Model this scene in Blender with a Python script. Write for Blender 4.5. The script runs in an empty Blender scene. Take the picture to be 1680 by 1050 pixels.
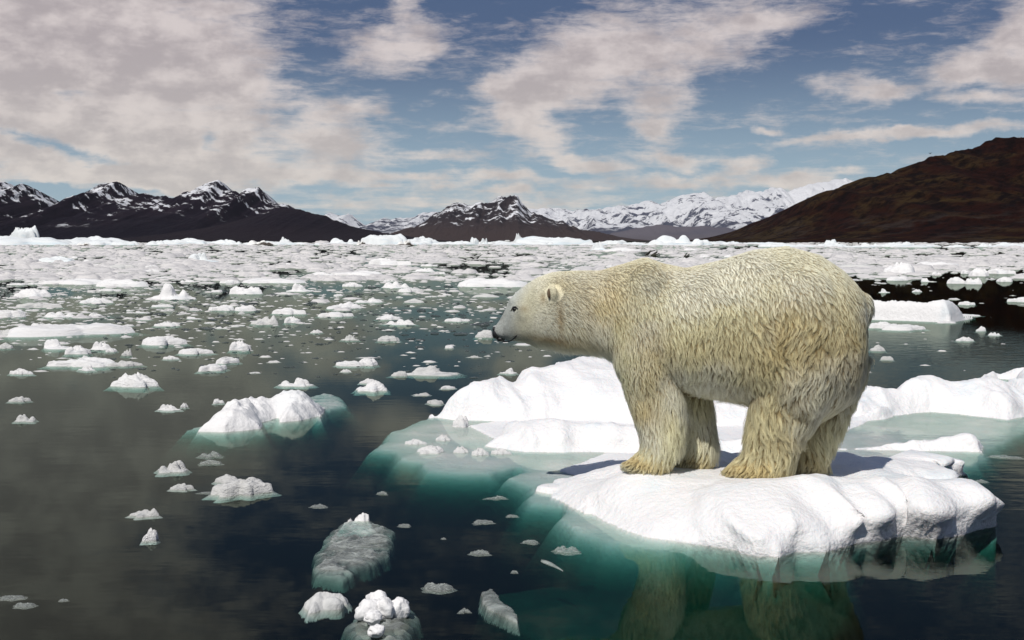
import bpy, math, random
import numpy as np
from mathutils import Vector, kdtree

rnd = random.Random(11)
RNG = np.random.default_rng(11)
scene = bpy.context.scene
COL = scene.collection
R = math.radians

# ------------------------------------------------------------------ camera
F_PX, CAM_H, HORIZON = 2028.0, 1.9, 394.0
PITCH = math.atan((525 - HORIZON) / F_PX)
cam_d = bpy.data.cameras.new('camera')
cam_d.sensor_width = 36.0
cam_d.lens = F_PX / 1680 * 36
cam_d.clip_start, cam_d.clip_end = 0.1, 60000
cam = bpy.data.objects.new('camera', cam_d)
COL.objects.link(cam)
cam.location = (0, 0, CAM_H)
cam.rotation_euler = (math.pi / 2 - PITCH, 0, 0)
scene.camera = cam

# ------------------------------------------------------------------ render, exposure
scene.view_settings.view_transform = 'Standard'
scene.view_settings.look = 'None'
scene.view_settings.exposure = 0.0
scene.view_settings.gamma = 1.0
scene.cycles.use_denoising = True
scene.cycles.max_bounces = 10
scene.cycles.transparent_max_bounces = 16
scene.cycles.volume_bounces = 0
scene.cycles.caustics_reflective = False
scene.cycles.caustics_refractive = False

# ------------------------------------------------------------------ sun
SUN_EL, SUN_AZ = R(50), R(205)          # azimuth measured clockwise from +Y (the view direction)
sun_dir = Vector((math.sin(SUN_AZ) * math.cos(SUN_EL), math.cos(SUN_AZ) * math.cos(SUN_EL), math.sin(SUN_EL)))
sun_d = bpy.data.lights.new('sun', 'SUN')
sun_d.energy, sun_d.angle, sun_d.color = 4.1, R(0.5), (1.0, 0.955, 0.89)
sun = bpy.data.objects.new('sun', sun_d)
COL.objects.link(sun)
sun.rotation_euler = sun_dir.to_track_quat('Z', 'Y').to_euler()

# ------------------------------------------------------------------ node helpers
def nd(nt, kind, **kw):
    n = nt.nodes.new(kind)
    for k, v in kw.items():
        if k.startswith('_'):
            setattr(n, k[1:], v)
    return n

def link(nt, a, b):
    nt.links.new(a, b)

def setin(nt, sock, v):
    if isinstance(v, bpy.types.NodeSocket):
        nt.links.new(v, sock)
    else:
        sock.default_value = v

def math_n(nt, op, a, b=None, c=None, clamp=False):
    n = nd(nt, 'ShaderNodeMath', _operation=op, _use_clamp=clamp)
    for i, v in enumerate((a, b, c)):
        if v is not None:
            setin(nt, n.inputs[i], v)
    return n.outputs[0]

def smooth(nt, v, lo, hi, a=0.0, b=1.0):
    n = nd(nt, 'ShaderNodeMapRange', _interpolation_type='SMOOTHSTEP')
    setin(nt, n.inputs[0], v)
    for i, q in zip((1, 2, 3, 4), (lo, hi, a, b)):
        setin(nt, n.inputs[i], q)
    return n.outputs[0]

def noise(nt, vec, scale, detail=4, rough=0.55, dist=0.0, out=0):
    n = nd(nt, 'ShaderNodeTexNoise')
    if vec is not None:
        setin(nt, n.inputs['Vector'], vec)
    n.inputs['Scale'].default_value = scale
    n.inputs['Detail'].default_value = detail
    n.inputs['Roughness'].default_value = rough
    n.inputs['Distortion'].default_value = dist
    return n.outputs[out]

def mapping(nt, vec, loc=(0, 0, 0), rot=(0, 0, 0), scale=(1, 1, 1), kind='POINT'):
    n = nd(nt, 'ShaderNodeMapping', _vector_type=kind)
    setin(nt, n.inputs['Vector'], vec)
    n.inputs['Location'].default_value = loc
    n.inputs['Rotation'].default_value = rot
    n.inputs['Scale'].default_value = scale
    return n.outputs[0]

def mixc(nt, f, a, b):
    n = nd(nt, 'ShaderNodeMix', _data_type='RGBA')
    setin(nt, n.inputs[0], f)
    for s, v in ((n.inputs[6], a), (n.inputs[7], b)):
        if isinstance(v, tuple) and len(v) == 3:
            v = v + (1,)
        setin(nt, s, v)
    return n.outputs[2]

# ------------------------------------------------------------------ world: Nishita sky with clouds
world = bpy.data.worlds.new('World')
scene.world = world
world.use_nodes = True
wt = world.node_tree
wt.nodes.clear()
sky = nd(wt, 'ShaderNodeTexSky', _sky_type='NISHITA', _sun_disc=False)
sky.sun_elevation, sky.sun_rotation = SUN_EL, SUN_AZ
sky.air_density, sky.dust_density, sky.ozone_density = 1.0, 0.6, 2.0
hsv = nd(wt, 'ShaderNodeHueSaturation')
hsv.inputs['Hue'].default_value = 0.51
hsv.inputs['Saturation'].default_value = 1.0
hsv.inputs['Value'].default_value = 0.8
link(wt, sky.outputs[0], hsv.inputs['Color'])
geo = nd(wt, 'ShaderNodeTexCoord')
dirv = geo.outputs['Generated']
sep = nd(wt, 'ShaderNodeSeparateXYZ')
link(wt, dirv, sep.inputs[0])
az = math_n(wt, 'ARCTAN2', sep.outputs[0], sep.outputs[1])
el = math_n(wt, 'ARCSINE', sep.outputs[2])
comb = nd(wt, 'ShaderNodeCombineXYZ')
link(wt, math_n(wt, 'MULTIPLY_ADD', az, F_PX / 100, 8.4), comb.inputs[0])
link(wt, math_n(wt, 'MULTIPLY_ADD', el, -F_PX / 100, HORIZON / 100), comb.inputs[1])
ang = comb.outputs[0]                   # azimuth and elevation in even angular steps
warp = nd(wt, 'ShaderNodeVectorMath', _operation='MULTIPLY_ADD')
link(wt, noise(wt, ang, 1.1, 5, 0.6, out=1), warp.inputs[0])
warp.inputs[1].default_value = (1.1, 0.5, 0)
sub = nd(wt, 'ShaderNodeVectorMath', _operation='SUBTRACT')
link(wt, ang, sub.inputs[0])
sub.inputs[1].default_value = (0.55, 0.25, 0)
link(wt, sub.outputs[0], warp.inputs[2])
angw = warp.outputs[0]
CLOUDS = [
    (160, 110, 430, 230, 0.1, 1.25), (40, 250, 330, 90, .12, .8), (350, 255, 230, 90, 0.05, .8), (400, 110, 120, 150, 0, .35),
    (120, 252, 170, 20, .24, -1.0), (345, 238, 45, 26, .7, -.8), (150, 175, 60, 14, 0, -.5), (45, 140, 50, 14, 0, -.4), (40, 312, 130, 16, .1, -.7), (120, 322, 90, 18, 0, -.7),
    (655, 85, 150, 60, -.35, .62), (668, 15, 45, 40, 0, .6), (560, 190, 120, 36, -.1, .6), (560, 245, 110, 60, .1, .8), (720, 258, 130, 16, -.03, .6),
    (500, 290, 300, 24, .03, .6), (720, 295, 120, 16, .05, .5),
    (960, 105, 190, 100, -.3, .85), (850, 165, 130, 60, -.3, .75), (1130, 85, 230, 80, -.15, .62), (1250, 45, 150, 40, -.1, .5), (1080, 170, 110, 60, -.5, .6),
    (1060, 222, 60, 34, 0, .7), (875, 225, 90, 54, .4, .7), (960, 272, 110, 20, .16, .75), (1095, 265, 90, 22, .03, .8), (830, 290, 110, 18, .12, .6),
    (1120, 300, 320, 18, 0, .65), (1215, 272, 70, 26, -.25, .65), (1420, 165, 75, 30, .05, .75), (1345, 142, 80, 30, .1, .55), (1600, 112, 200, 46, -.35, .7),
    (1640, 145, 170, 40, -.05, .75), (1570, 182, 100, 14, .05, .55), (1460, 228, 330, 15, -.04, .8), (1255, 215, 45, 10, 0, .7), (1660, 40, 140, 50, -.6, .65),
    (1290, 300, 80, 20, -.1, .6), (1360, 286, 60, 14, 0, .5), (840, 312, 55, 12, 0, .8), (272, 312, 80, 12, 0, .8), (10, 300, 60, 10, 0, .6), (760, 330, 700, 24, 0, .42), (250, 300, 260, 26, .05, .5),
    (100, -200, 420, 330, 0, .9), (-500, 100, 500, 400, 0, .7), (2100, 60, 350, 180, 0, .6), (900, -600, 400, 200, .3, .5),
]
cov = None
for (cx, cy, rx, ry, rot, w) in CLOUDS:
    v = mapping(wt, angw, (cx / 100, cy / 100, 0), (0, 0, rot), (rx / 100, ry / 100, 1), 'TEXTURE')
    ln = nd(wt, 'ShaderNodeVectorMath', _operation='LENGTH')
    link(wt, v, ln.inputs[0])
    g = smooth(wt, ln.outputs['Value'], 0.0, 1.0, w, 0.0)
    cov = g if cov is None else math_n(wt, 'ADD', cov, g)
cov = math_n(wt, 'MINIMUM', cov, 1.05)
pl = math_n(wt, 'ADD', math_n(wt, 'ABSOLUTE', sep.outputs[2]), 0.07)
plv = nd(wt, 'ShaderNodeCombineXYZ')
link(wt, math_n(wt, 'DIVIDE', sep.outputs[0], pl), plv.inputs[0])
link(wt, math_n(wt, 'DIVIDE', sep.outputs[1], pl), plv.inputs[1])
n_big = noise(wt, plv.outputs[0], 1.5, 9, 0.62, 0.3)
n_fine = noise(wt, mapping(wt, ang, rot=(0, 0, .12), scale=(0.8, 2.6, 1)), 2.2, 10, 0.68, 0.35)
n_wisp = noise(wt, mapping(wt, ang, rot=(0, 0, -.1), scale=(0.5, 3.2, 1)), 4.5, 8, 0.7, 0.6)
def centred(v, k):
    return math_n(wt, 'MULTIPLY', math_n(wt, 'SUBTRACT', v, 0.5), k)
nz = math_n(wt, 'ADD', centred(n_big, 1.3), math_n(wt, 'ADD', centred(n_fine, 1.15), centred(n_wisp, 0.4)))
dens = math_n(wt, 'ADD', cov, nz)
cmask = smooth(wt, dens, -0.06, 0.74)
shade = noise(wt, mapping(wt, ang, loc=(3, 7, 0), scale=(1, 1.7, 1)), 1.2, 6, 0.58)
shade = smooth(wt, math_n(wt, 'ADD', shade, math_n(wt, 'MULTIPLY', math_n(wt, 'SUBTRACT', dens, 0.75), -0.16)), 0.34, 0.66)
lowf = smooth(wt, el, 0.0, 0.17)
ccol = mixc(wt, lowf, mixc(wt, shade, (5.6, 5.2, 4.9), (7.4, 6.8, 6.2)), mixc(wt, shade, (4.5, 4.0, 4.1), (6.9, 6.2, 6.1)))
clear = mixc(wt, smooth(wt, el, 0.0, 0.20, 0.75, 0.9), hsv.outputs[0], mixc(wt, smooth(wt, el, 0.0, 0.17), (3.3, 4.7, 5.9), (0.66, 1.06, 2.05)))
cmix = mixc(wt, math_n(wt, 'MULTIPLY', math_n(wt, 'POWER', cmask, 0.85), 0.95), clear, ccol)
bg = nd(wt, 'ShaderNodeBackground')
bg.inputs['Strength'].default_value = 0.1
link(wt, cmix, bg.inputs['Color'])
wo = nd(wt, 'ShaderNodeOutputWorld')
link(wt, bg.outputs[0], wo.inputs['Surface'])

# ------------------------------------------------------------------ geometry helpers
FWD = np.array([0, math.cos(PITCH), -math.sin(PITCH)])
UPV = np.array([0, math.sin(PITCH), math.cos(PITCH)])
RIGHT = np.array([1.0, 0, 0])
EYE = np.array([0, 0, CAM_H])

def ray(px, py):
    return FWD + RIGHT * ((px - 840) / F_PX) + UPV * ((525 - py) / F_PX)

def W(px, py, z=0.0):
    """The point of height z that the photograph shows at (px, py)."""
    d = ray(px, py)
    return EYE + d * ((z - CAM_H) / d[2])

def DY(px, py, Y):
    """The point at distance Y along the view that the photograph shows at (px, py)."""
    d = ray(px, py)
    return EYE + d * (Y / d[1])

def _h(ix, iy, iz, seed):
    n = (ix * 374761393 + iy * 668265263 + iz * 2147483647 + seed * 974634777) & 0x7fffffff
    n = ((n ^ (n >> 13)) * 1274126177) & 0x7fffffff
    n = (n ^ (n >> 16))
    return (n & 0xffff) / 65535.0

def vnoise(p, scale=1.0, seed=0):
    p = np.asarray(p, float) * scale
    if p.shape[-1] == 2:
        p = np.concatenate([p, np.full(p.shape[:-1] + (1,), 0.37)], -1)
    i = np.floor(p).astype(np.int64)
    f = p - i
    u = f * f * f * (f * (f * 6 - 15) + 10)
    r = 0
    for dx in (0, 1):
        for dy in (0, 1):
            for dz in (0, 1):
                w = (u[..., 0] if dx else 1 - u[..., 0]) * (u[..., 1] if dy else 1 - u[..., 1]) * (u[..., 2] if dz else 1 - u[..., 2])
                r = r + w * _h(i[..., 0] + dx, i[..., 1] + dy, i[..., 2] + dz, seed)
    return r * 2 - 1

def fbm(p, scale=1.0, oct=4, seed=0, gain=0.5, ridged=False):
    s, a, t = 0, 1.0, 0
    for k in range(oct):
        n = vnoise(p, scale * 2 ** k, seed + 17 * k)
        if ridged:
            n = 1 - 2 * np.abs(n)
        s = s + a * n
        t += a
        a *= gain
    return s / t

def sstep(x, a, b):
    t = np.clip((np.asarray(x, float) - a) / (b - a), 0, 1)
    return t * t * (3 - 2 * t)

def make_mesh(name, verts, faces, mat, smooth_shade=True):
    me = bpy.data.meshes.new(name)
    v = verts.tolist() if isinstance(verts, np.ndarray) else verts
    f = faces.tolist() if isinstance(faces, np.ndarray) else faces
    me.from_pydata(v, [], f)
    me.update()
    if smooth_shade:
        me.polygons.foreach_set('use_smooth', np.ones(len(me.polygons), bool))
    if mat:
        me.materials.append(mat)
    return me

def obj(name, me, loc=(0, 0, 0), parent=None, **tags):
    o = bpy.data.objects.new(name, me)
    COL.objects.link(o)
    o.location = loc
    if parent:
        o.parent = parent
    for k, v in tags.items():
        if v:
            o[k] = v
    return o

def grid_faces(nr, nc):
    i = np.arange(nr - 1)[:, None] * nc + np.arange(nc - 1)[None, :]
    i = i.ravel()
    return np.stack([i, i + 1, i + nc + 1, i + nc], 1)

def new_mat(name):
    m = bpy.data.materials.new(name)
    m.use_nodes = True
    nt = m.node_tree
    nt.nodes.clear()
    out = nd(nt, 'ShaderNodeOutputMaterial')
    return m, nt, out

def bump(nt, h, strength, dist):
    b = nd(nt, 'ShaderNodeBump')
    b.inputs['Strength'].default_value = strength
    b.inputs['Distance'].default_value = dist
    link(nt, h, b.inputs['Height'])
    return b.outputs[0]

# ------------------------------------------------------------------ materials
def ice_mat(name, base, tint, rough=0.55, bscale=14, bdist=0.02, sss=0.0):
    m, nt, out = new_mat(name)
    tc = nd(nt, 'ShaderNodeTexCoord').outputs['Object']
    p = nd(nt, 'ShaderNodeBsdfPrincipled')
    f = smooth(nt, noise(nt, tc, 1.7, 5, 0.6), 0.5, 0.78)
    link(nt, mixc(nt, f, base, tint), p.inputs['Base Color'])
    p.inputs['Roughness'].default_value = rough
    p.inputs['IOR'].default_value = 1.31
    p.inputs['Specular IOR Level'].default_value = 0.35
    if sss:
        p.inputs['Subsurface Weight'].default_value = sss
        p.inputs['Subsurface Radius'].default_value = (0.5, 0.8, 1.0)
        p.inputs['Subsurface Scale'].default_value = 0.06
    h = math_n(nt, 'ADD', noise(nt, tc, bscale, 6, 0.6), math_n(nt, 'MULTIPLY', noise(nt, tc, bscale * 0.25, 4, 0.5), 1.5))
    link(nt, bump(nt, h, 0.6, bdist), p.inputs['Normal'])
    link(nt, p.outputs[0], out.inputs[0])
    return m

M_FLOE = ice_mat('floe_snow_ice', (0.765, 0.76, 0.765), (0.66, 0.71, 0.74), bscale=26, bdist=0.022, sss=0.2)
M_CHUNK = ice_mat('white_ice', (0.74, 0.735, 0.735), (0.60, 0.64, 0.66), bscale=12, bdist=0.03)
M_BRASH = ice_mat('far_ice', (0.60, 0.585, 0.58), (0.34, 0.34, 0.35), bscale=2.0, bdist=0.08)
M_BERG = ice_mat('berg_ice', (0.70, 0.73, 0.74), (0.46, 0.60, 0.68), bscale=0.6, bdist=0.4)
M_GREY = ice_mat('grey_ice', (0.58, 0.58, 0.57), (0.34, 0.36, 0.37), bscale=12, bdist=0.03)

def dirty_mat():
    m, nt, out = new_mat('dirty_berg_ice')
    tc = nd(nt, 'ShaderNodeTexCoord').outputs['Object']
    f = smooth(nt, noise(nt, mapping(nt, tc, scale=(1, 1, 0.5)), 0.9, 5, 0.65), 0.47, 0.56)
    p = nd(nt, 'ShaderNodeBsdfPrincipled')
    link(nt, mixc(nt, f, (0.78, 0.78, 0.76), (0.05, 0.04, 0.03)), p.inputs['Base Color'])
    p.inputs['Roughness'].default_value = 0.7
    link(nt, p.outputs[0], out.inputs[0])
    return m
M_DIRTY = dirty_mat()

def clear_mat(name, col, alpha):
    m, nt, out = new_mat(name)
    tc = nd(nt, 'ShaderNodeTexCoord').outputs['Object']
    p = nd(nt, 'ShaderNodeBsdfPrincipled')
    f = smooth(nt, noise(nt, mapping(nt, tc, rot=(0, 0, .5), scale=(1.0, 2.6, 1)), 4.5, 6, 0.6, 0.8), 0.3, 0.75)
    fl = smooth(nt, noise(nt, tc, 34, 3, .7), .66, .72)  # sparkling glints, painted as white flecks in the base colour
    link(nt, mixc(nt, fl, mixc(nt, f, tuple(c * 0.8 for c in col), col), (.85, .86, .86)), p.inputs['Base Color'])
    p.inputs['Roughness'].default_value = 0.18
    p.inputs['IOR'].default_value = 1.31
    link(nt, bump(nt, noise(nt, tc, 18, 5, 0.6), 0.5, 0.02), p.inputs['Normal'])
    link(nt, math_n(nt, 'MULTIPLY_ADD', f, alpha * 0.6, alpha * 0.4), p.inputs['Alpha'])
    link(nt, p.outputs[0], out.inputs[0])
    return m
M_CLEAR = clear_mat('clear_ice', (0.66, 0.71, 0.68), 0.5)
M_DARKICE = clear_mat('dark_clear_ice', (0.10, 0.12, 0.12), 0.9)

# ------------------------------------------------------------------ water, seabed, haze
def water_mat():
    m, nt, out = new_mat('sea_water')
    tc = nd(nt, 'ShaderNodeTexCoord').outputs['Object']
    area = smooth(nt, noise(nt, mapping(nt, tc, loc=(4, 1, 0), scale=(0.12, 0.07, 1)), 1.0, 2, 0.5), 0.42, 0.66, 0.25, 1.0)
    sep = nd(nt, 'ShaderNodeSeparateXYZ')
    link(nt, tc, sep.inputs[0])
    right = smooth(nt, sep.outputs[0], 1.5, 5.0, 0.12, 1.0)
    h = math_n(nt, 'ADD', noise(nt, mapping(nt, tc, rot=(0, 0, .25), scale=(1.0, 2.6, 1)), 2.2, 3, 0.5), math_n(nt, 'MULTIPLY', noise(nt, mapping(nt, tc, rot=(0, 0, -.2), scale=(1, 2.0, 1)), 7.0, 2, 0.5), 0.25))
    calm = smooth(nt, sep.outputs[1], 12.0, 40.0, 1.0, 0.06)           # the brash ice damps the ripples farther out
    h = math_n(nt, 'MULTIPLY', h, math_n(nt, 'MULTIPLY', calm, math_n(nt, 'MULTIPLY', area, right)))
    b = bump(nt, h, 0.5, 0.02)
    fr = nd(nt, 'ShaderNodeFresnel')
    fr.inputs['IOR'].default_value = 1.33
    link(nt, b, fr.inputs['Normal'])
    gl = nd(nt, 'ShaderNodeBsdfGlossy')
    gl.inputs['Roughness'].default_value = 0.02
    gl.inputs['Color'].default_value = (0.41, 0.475, 0.41, 1)
    link(nt, b, gl.inputs['Normal'])
    tr = nd(nt, 'ShaderNodeBsdfTransparent')
    mx = nd(nt, 'ShaderNodeMixShader')
    link(nt, fr.outputs[0], mx.inputs[0])
    link(nt, tr.outputs[0], mx.inputs[1])
    link(nt, gl.outputs[0], mx.inputs[2])
    link(nt, mx.outputs[0], out.inputs['Surface'])
    va = nd(nt, 'ShaderNodeVolumeAbsorption')
    va.inputs['Color'].default_value = (0.30, 0.62, 0.575, 1)
    va.inputs['Density'].default_value = 7.0
    link(nt, va.outputs[0], out.inputs['Volume'])
    return m

def box(name, x0, x1, y0, y1, z0, z1, mat, **t):
    v = np.array([(x, y, z) for z in (z0, z1) for y in (y0, y1) for x in (x0, x1)], float)
    f = [(0, 2, 3, 1), (4, 5, 7, 6), (0, 1, 5, 4), (2, 6, 7, 3), (0, 4, 6, 2), (1, 3, 7, 5)]
    return obj(name, make_mesh(name, v, f, mat, False), **t)

box('sea', -7000, 7000, -400, 10200, -4.0, 0.0, water_mat(), kind='structure')
m, nt, out = new_mat('seabed_silt')
p = nd(nt, 'ShaderNodeBsdfDiffuse')
tc = nd(nt, 'ShaderNodeTexCoord').outputs['Object']
link(nt, mixc(nt, noise(nt, tc, 0.4, 4), (0.03, 0.09, 0.08), (0.05, 0.12, 0.10)), p.inputs[0])
link(nt, p.outputs[0], out.inputs[0])
obj('seabed', make_mesh('seabed', np.array([(-6900, -390, -3.2), (6900, -390, -3.2), (6900, 10100, -3.2), (-6900, 10100, -3.2)], float), [(0, 1, 2, 3)], m, False), kind='structure')

m, nt, out = new_mat('air_haze')
pv = nd(nt, 'ShaderNodeVolumePrincipled')
pv.inputs['Color'].default_value = (0.78, 0.86, 1.0, 1)
pv.inputs['Density'].default_value = 0.000008
pv.inputs['Anisotropy'].default_value = 0.1
link(nt, pv.outputs[0], out.inputs['Volume'])
HAZE = box('haze', -7200, 7200, -450, 10400, -5.2, 560, m, kind='stuff')

# ------------------------------------------------------------------ mountains
def rock_mat(name, rock, rock2, low, snow_at, snow_amt, bscale, streak=1.0, bdist=12.0, snowcol=(0.72, 0.73, 0.76)):
    m, nt, out = new_mat(name)
    tcn = nd(nt, 'ShaderNodeTexCoord')
    o, g = tcn.outputs['Object'], tcn.outputs['Generated']
    sep = nd(nt, 'ShaderNodeSeparateXYZ')
    link(nt, g, sep.inputs[0])
    hgt = sep.outputs[2]
    geo = nd(nt, 'ShaderNodeNewGeometry')
    sn = nd(nt, 'ShaderNodeSeparateXYZ')
    link(nt, geo.outputs['Normal'], sn.inputs[0])
    n1 = noise(nt, mapping(nt, o, scale=(1, 0.6, streak)), bscale, 8, 0.68, 0.4)
    n2 = noise(nt, mapping(nt, o, loc=(31, 5, 7)), bscale * 0.3, 5, 0.6)
    col = mixc(nt, smooth(nt, n2, 0.35, 0.65), rock, rock2)
    col = mixc(nt, smooth(nt, math_n(nt, 'ADD', hgt, math_n(nt, 'MULTIPLY', math_n(nt, 'SUBTRACT', n2, 0.5), 0.5)), 0.1, 0.5), low, col)
    s = math_n(nt, 'ADD', math_n(nt, 'MULTIPLY', math_n(nt, 'SUBTRACT', hgt, snow_at), 0.45), math_n(nt, 'MULTIPLY', math_n(nt, 'SUBTRACT', n1, 0.5), 2.2))
    s = math_n(nt, 'ADD', s, math_n(nt, 'MULTIPLY', math_n(nt, 'SUBTRACT', n2, 0.5), 1.2))
    s = smooth(nt, s, 0.0 - snow_amt, 0.13 - snow_amt)
    lim = smooth(nt, math_n(nt, 'ADD', hgt, math_n(nt, 'MULTIPLY', math_n(nt, 'SUBTRACT', n2, 0.5), 0.6)), snow_at - 0.22, snow_at)
    s = math_n(nt, 'MULTIPLY', s, lim)
    p = nd(nt, 'ShaderNodeBsdfPrincipled')
    link(nt, mixc(nt, s, col, snowcol), p.inputs['Base Color'])
    p.inputs['Roughness'].default_value = 0.9
    p.inputs['Specular IOR Level'].default_value = 0.1
    link(nt, bump(nt, noise(nt, o, bscale * 1.7, 8, 0.7), 0.8, bdist), p.inputs['Normal'])
    link(nt, p.outputs[0], out.inputs[0])
    return m

def mountain(name, prof, Yr, depth, mat, seed, gully=0.35, jag=0.012, nx=420, nv=70, power=1.15):
    """A ridge with gullied front and back slopes; prof is its skyline."""
    P = np.array(prof, float)
    X = (P[:, 0] - 840) / F_PX * Yr
    Z = (HORIZON - P[:, 1]) / F_PX * Yr + CAM_H
    xs = np.linspace(X[0], X[-1], nx)
    zr = np.interp(xs, X, Z)
    zr = zr + fbm(np.stack([xs / Yr * 110, xs * 0], 1), 1.0, 5, seed, .6) * jag * Yr * 0.45 * sstep(zr, 0, Z.max() * .4)
    vs = np.concatenate([np.linspace(0, 1, nv) ** 0.9, 1 + np.linspace(0.05, 1, nv // 3)])
    xx, vv = np.meshgrid(xs, vs)
    zz = np.broadcast_to(zr, xx.shape)
    front = np.clip(vv, 0, 1)
    h = np.where(vv <= 1, front ** power, np.clip(2 - vv, 0, 1) ** 0.9)
    q = np.stack([xx / Yr * 26 + fbm(np.stack([xx / Yr * 20, vv * 2], -1), 1, 3, seed + 3) * 0.7, vv * 1.6], -1)
    gl = fbm(q, 1.0, 5, seed + 9, 0.55, True)
    amp = gully * np.clip(front * (1 - front) * 4, 0, 1) ** 0.7
    amp = np.where(vv > 1, gully * 0.3, amp)
    h = h * (1 + amp * (gl - 0.5) * 0.9)
    h = h - 0.35 * gully * (1 - np.abs(gl)) * front * (1 - front)
    yy = Yr - depth * (1 - vv) + fbm(np.stack([xx / Yr * 14, vv], -1), 1, 3, seed + 21) * depth * 0.12 * (1 - front)
    z = np.maximum(zz, 0.3) * h - 1.5 * (front < 0.02)
    me = make_mesh(name, np.stack([xx.ravel(), yy.ravel() - Yr, z.ravel()], 1), grid_faces(*xx.shape), mat)
    return obj(name, me, (0, Yr, 0), kind='structure')

M_LEFT = rock_mat('dark_mountain_rock', (0.010, 0.006, 0.012), (0.018, 0.011, 0.017), (0.005, 0.003, 0.007), 0.46, -0.14, 0.03, 0.7)
M_HEAD = rock_mat('dark_headland', (0.009, 0.006, 0.010), (0.015, 0.010, 0.013), (0.013, 0.009, 0.012), 1.6, 0.0, 0.012)
M_MID = rock_mat('brown_mountain_rock', (0.024, 0.020, 0.024), (0.040, 0.031, 0.033), (0.05, 0.036, 0.034), 0.46, -0.145, 0.030, 0.6)
M_SNOW = rock_mat('snowy_mountain', (0.085, 0.095, 0.14), (0.12, 0.125, 0.16), (0.08, 0.085, 0.12), 0.26, 0.12, 0.013, 0.6, 70, (0.82, 0.83, 0.86))  # distance haze is put into the blue-grey rock colours
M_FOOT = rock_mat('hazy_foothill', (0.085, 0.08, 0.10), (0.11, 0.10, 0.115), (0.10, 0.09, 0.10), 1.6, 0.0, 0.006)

mountain('mountain', [(-160, 318), (-60, 296), (0, 303), (11, 303), (21, 309), (39, 306), (54, 315), (64, 326), (86, 340), (130, 360), (200, 385), (240, 396)], 3300, 900, M_LEFT, 5)
mountain('mountain', [(20, 392), (60, 365), (86, 341), (104, 336), (118, 324), (143, 320), (161, 307), (179, 302), (200, 302), (209, 311), (214, 319), (250, 321), (271, 322), (296, 322), (321, 314), (339, 301), (357, 298), (368, 303), (379, 312), (396, 318), (411, 307), (428, 310), (439, 323), (475, 343), (520, 365), (580, 396)], 3400, 1000, M_LEFT, 8)
mountain('hill', [(230, 396), (290, 384), (350, 372), (400, 359), (440, 349), (475, 343), (500, 346), (536, 355), (571, 369), (600, 376), (640, 383), (680, 389), (740, 397)], 2500, 600, M_HEAD, 12, gully=0.2, jag=0.004)
mountain('mountain', [(560, 397), (600, 392), (641, 386), (657, 380), (683, 372), (706, 359), (723, 349), (742, 334), (754, 329), (768, 335), (778, 336), (804, 331), (821, 322), (831, 325), (837, 320), (847, 320), (857, 330), (870, 345), (893, 356), (922, 363), (935, 369), (975, 378), (1007, 387), (1050, 398)], 4300, 1000, M_MID, 21, gully=.55, jag=0.012)
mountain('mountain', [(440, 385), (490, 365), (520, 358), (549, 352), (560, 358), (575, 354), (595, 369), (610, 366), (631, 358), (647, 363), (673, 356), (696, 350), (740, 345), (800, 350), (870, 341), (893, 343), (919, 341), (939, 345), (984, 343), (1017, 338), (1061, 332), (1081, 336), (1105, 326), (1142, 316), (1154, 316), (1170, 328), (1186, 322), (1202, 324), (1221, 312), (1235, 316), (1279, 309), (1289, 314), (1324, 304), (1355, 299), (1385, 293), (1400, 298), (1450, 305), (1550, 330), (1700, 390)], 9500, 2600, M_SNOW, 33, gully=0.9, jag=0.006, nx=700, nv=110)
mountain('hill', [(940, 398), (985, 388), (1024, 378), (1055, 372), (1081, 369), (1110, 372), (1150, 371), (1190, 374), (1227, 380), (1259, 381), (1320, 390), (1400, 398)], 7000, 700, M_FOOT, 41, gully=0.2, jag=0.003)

def hill_mat():
    m, nt, out = new_mat('tundra_hill')
    tcn = nd(nt, 'ShaderNodeTexCoord')
    o, g = tcn.outputs['Object'], tcn.outputs['Generated']
    sep = nd(nt, 'ShaderNodeSeparateXYZ')
    link(nt, g, sep.inputs[0])
    hgt = sep.outputs[2]
    n1 = noise(nt, mapping(nt, o, scale=(1, 0.4, 1.6)), 0.011, 8, 0.66, 0.5)
    n2 = noise(nt, mapping(nt, o, scale=(1, .5, 1)), 0.07, 8, 0.72, 0.3)
    n3 = noise(nt, mapping(nt, o, scale=(1, .5, 2.5)), 0.03, 8, 0.7)
    col = mixc(nt, smooth(nt, n1, 0.42, 0.62), (0.046, 0.012, 0.006), (0.098, 0.060, 0.020))
    col = mixc(nt, smooth(nt, n2, 0.38, 0.60), (0.010, 0.004, 0.003), col)
    cliff = math_n(nt, 'MULTIPLY', smooth(nt, hgt, 0.32, 0.12), smooth(nt, n3, 0.5, 0.66))
    col = mixc(nt, math_n(nt, 'MULTIPLY', cliff, 0.75), col, (0.085, 0.062, 0.052))
    s = math_n(nt, 'MULTIPLY', smooth(nt, hgt, 0.86, 0.93), smooth(nt, n3, 0.57, 0.61))
    col = mixc(nt, s, col, (0.8, 0.8, 0.82))
    p = nd(nt, 'ShaderNodeBsdfPrincipled')
    link(nt, col, p.inputs['Base Color'])
    p.inputs['Roughness'].default_value = 0.95
    p.inputs['Specular IOR Level'].default_value = 0.05
    link(nt, bump(nt, math_n(nt, 'ADD', n2, n3), 1.0, 34), p.inputs['Normal'])
    link(nt, p.outputs[0], out.inputs[0])
    return m
mountain('hill', [(1150, 398.5), (1194, 395), (1243, 386), (1283, 366), (1324, 335), (1348, 319), (1385, 307), (1405, 299), (1445, 287), (1486, 273), (1526, 260), (1567, 250), (1599, 242), (1612, 233), (1628, 229), (1680, 230), (1760, 218), (1900, 235), (2100, 330), (2200, 396)], 1500, 750, hill_mat(), 51, gully=0.34, jag=0.009, nx=500, nv=90, power=1.0)

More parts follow.
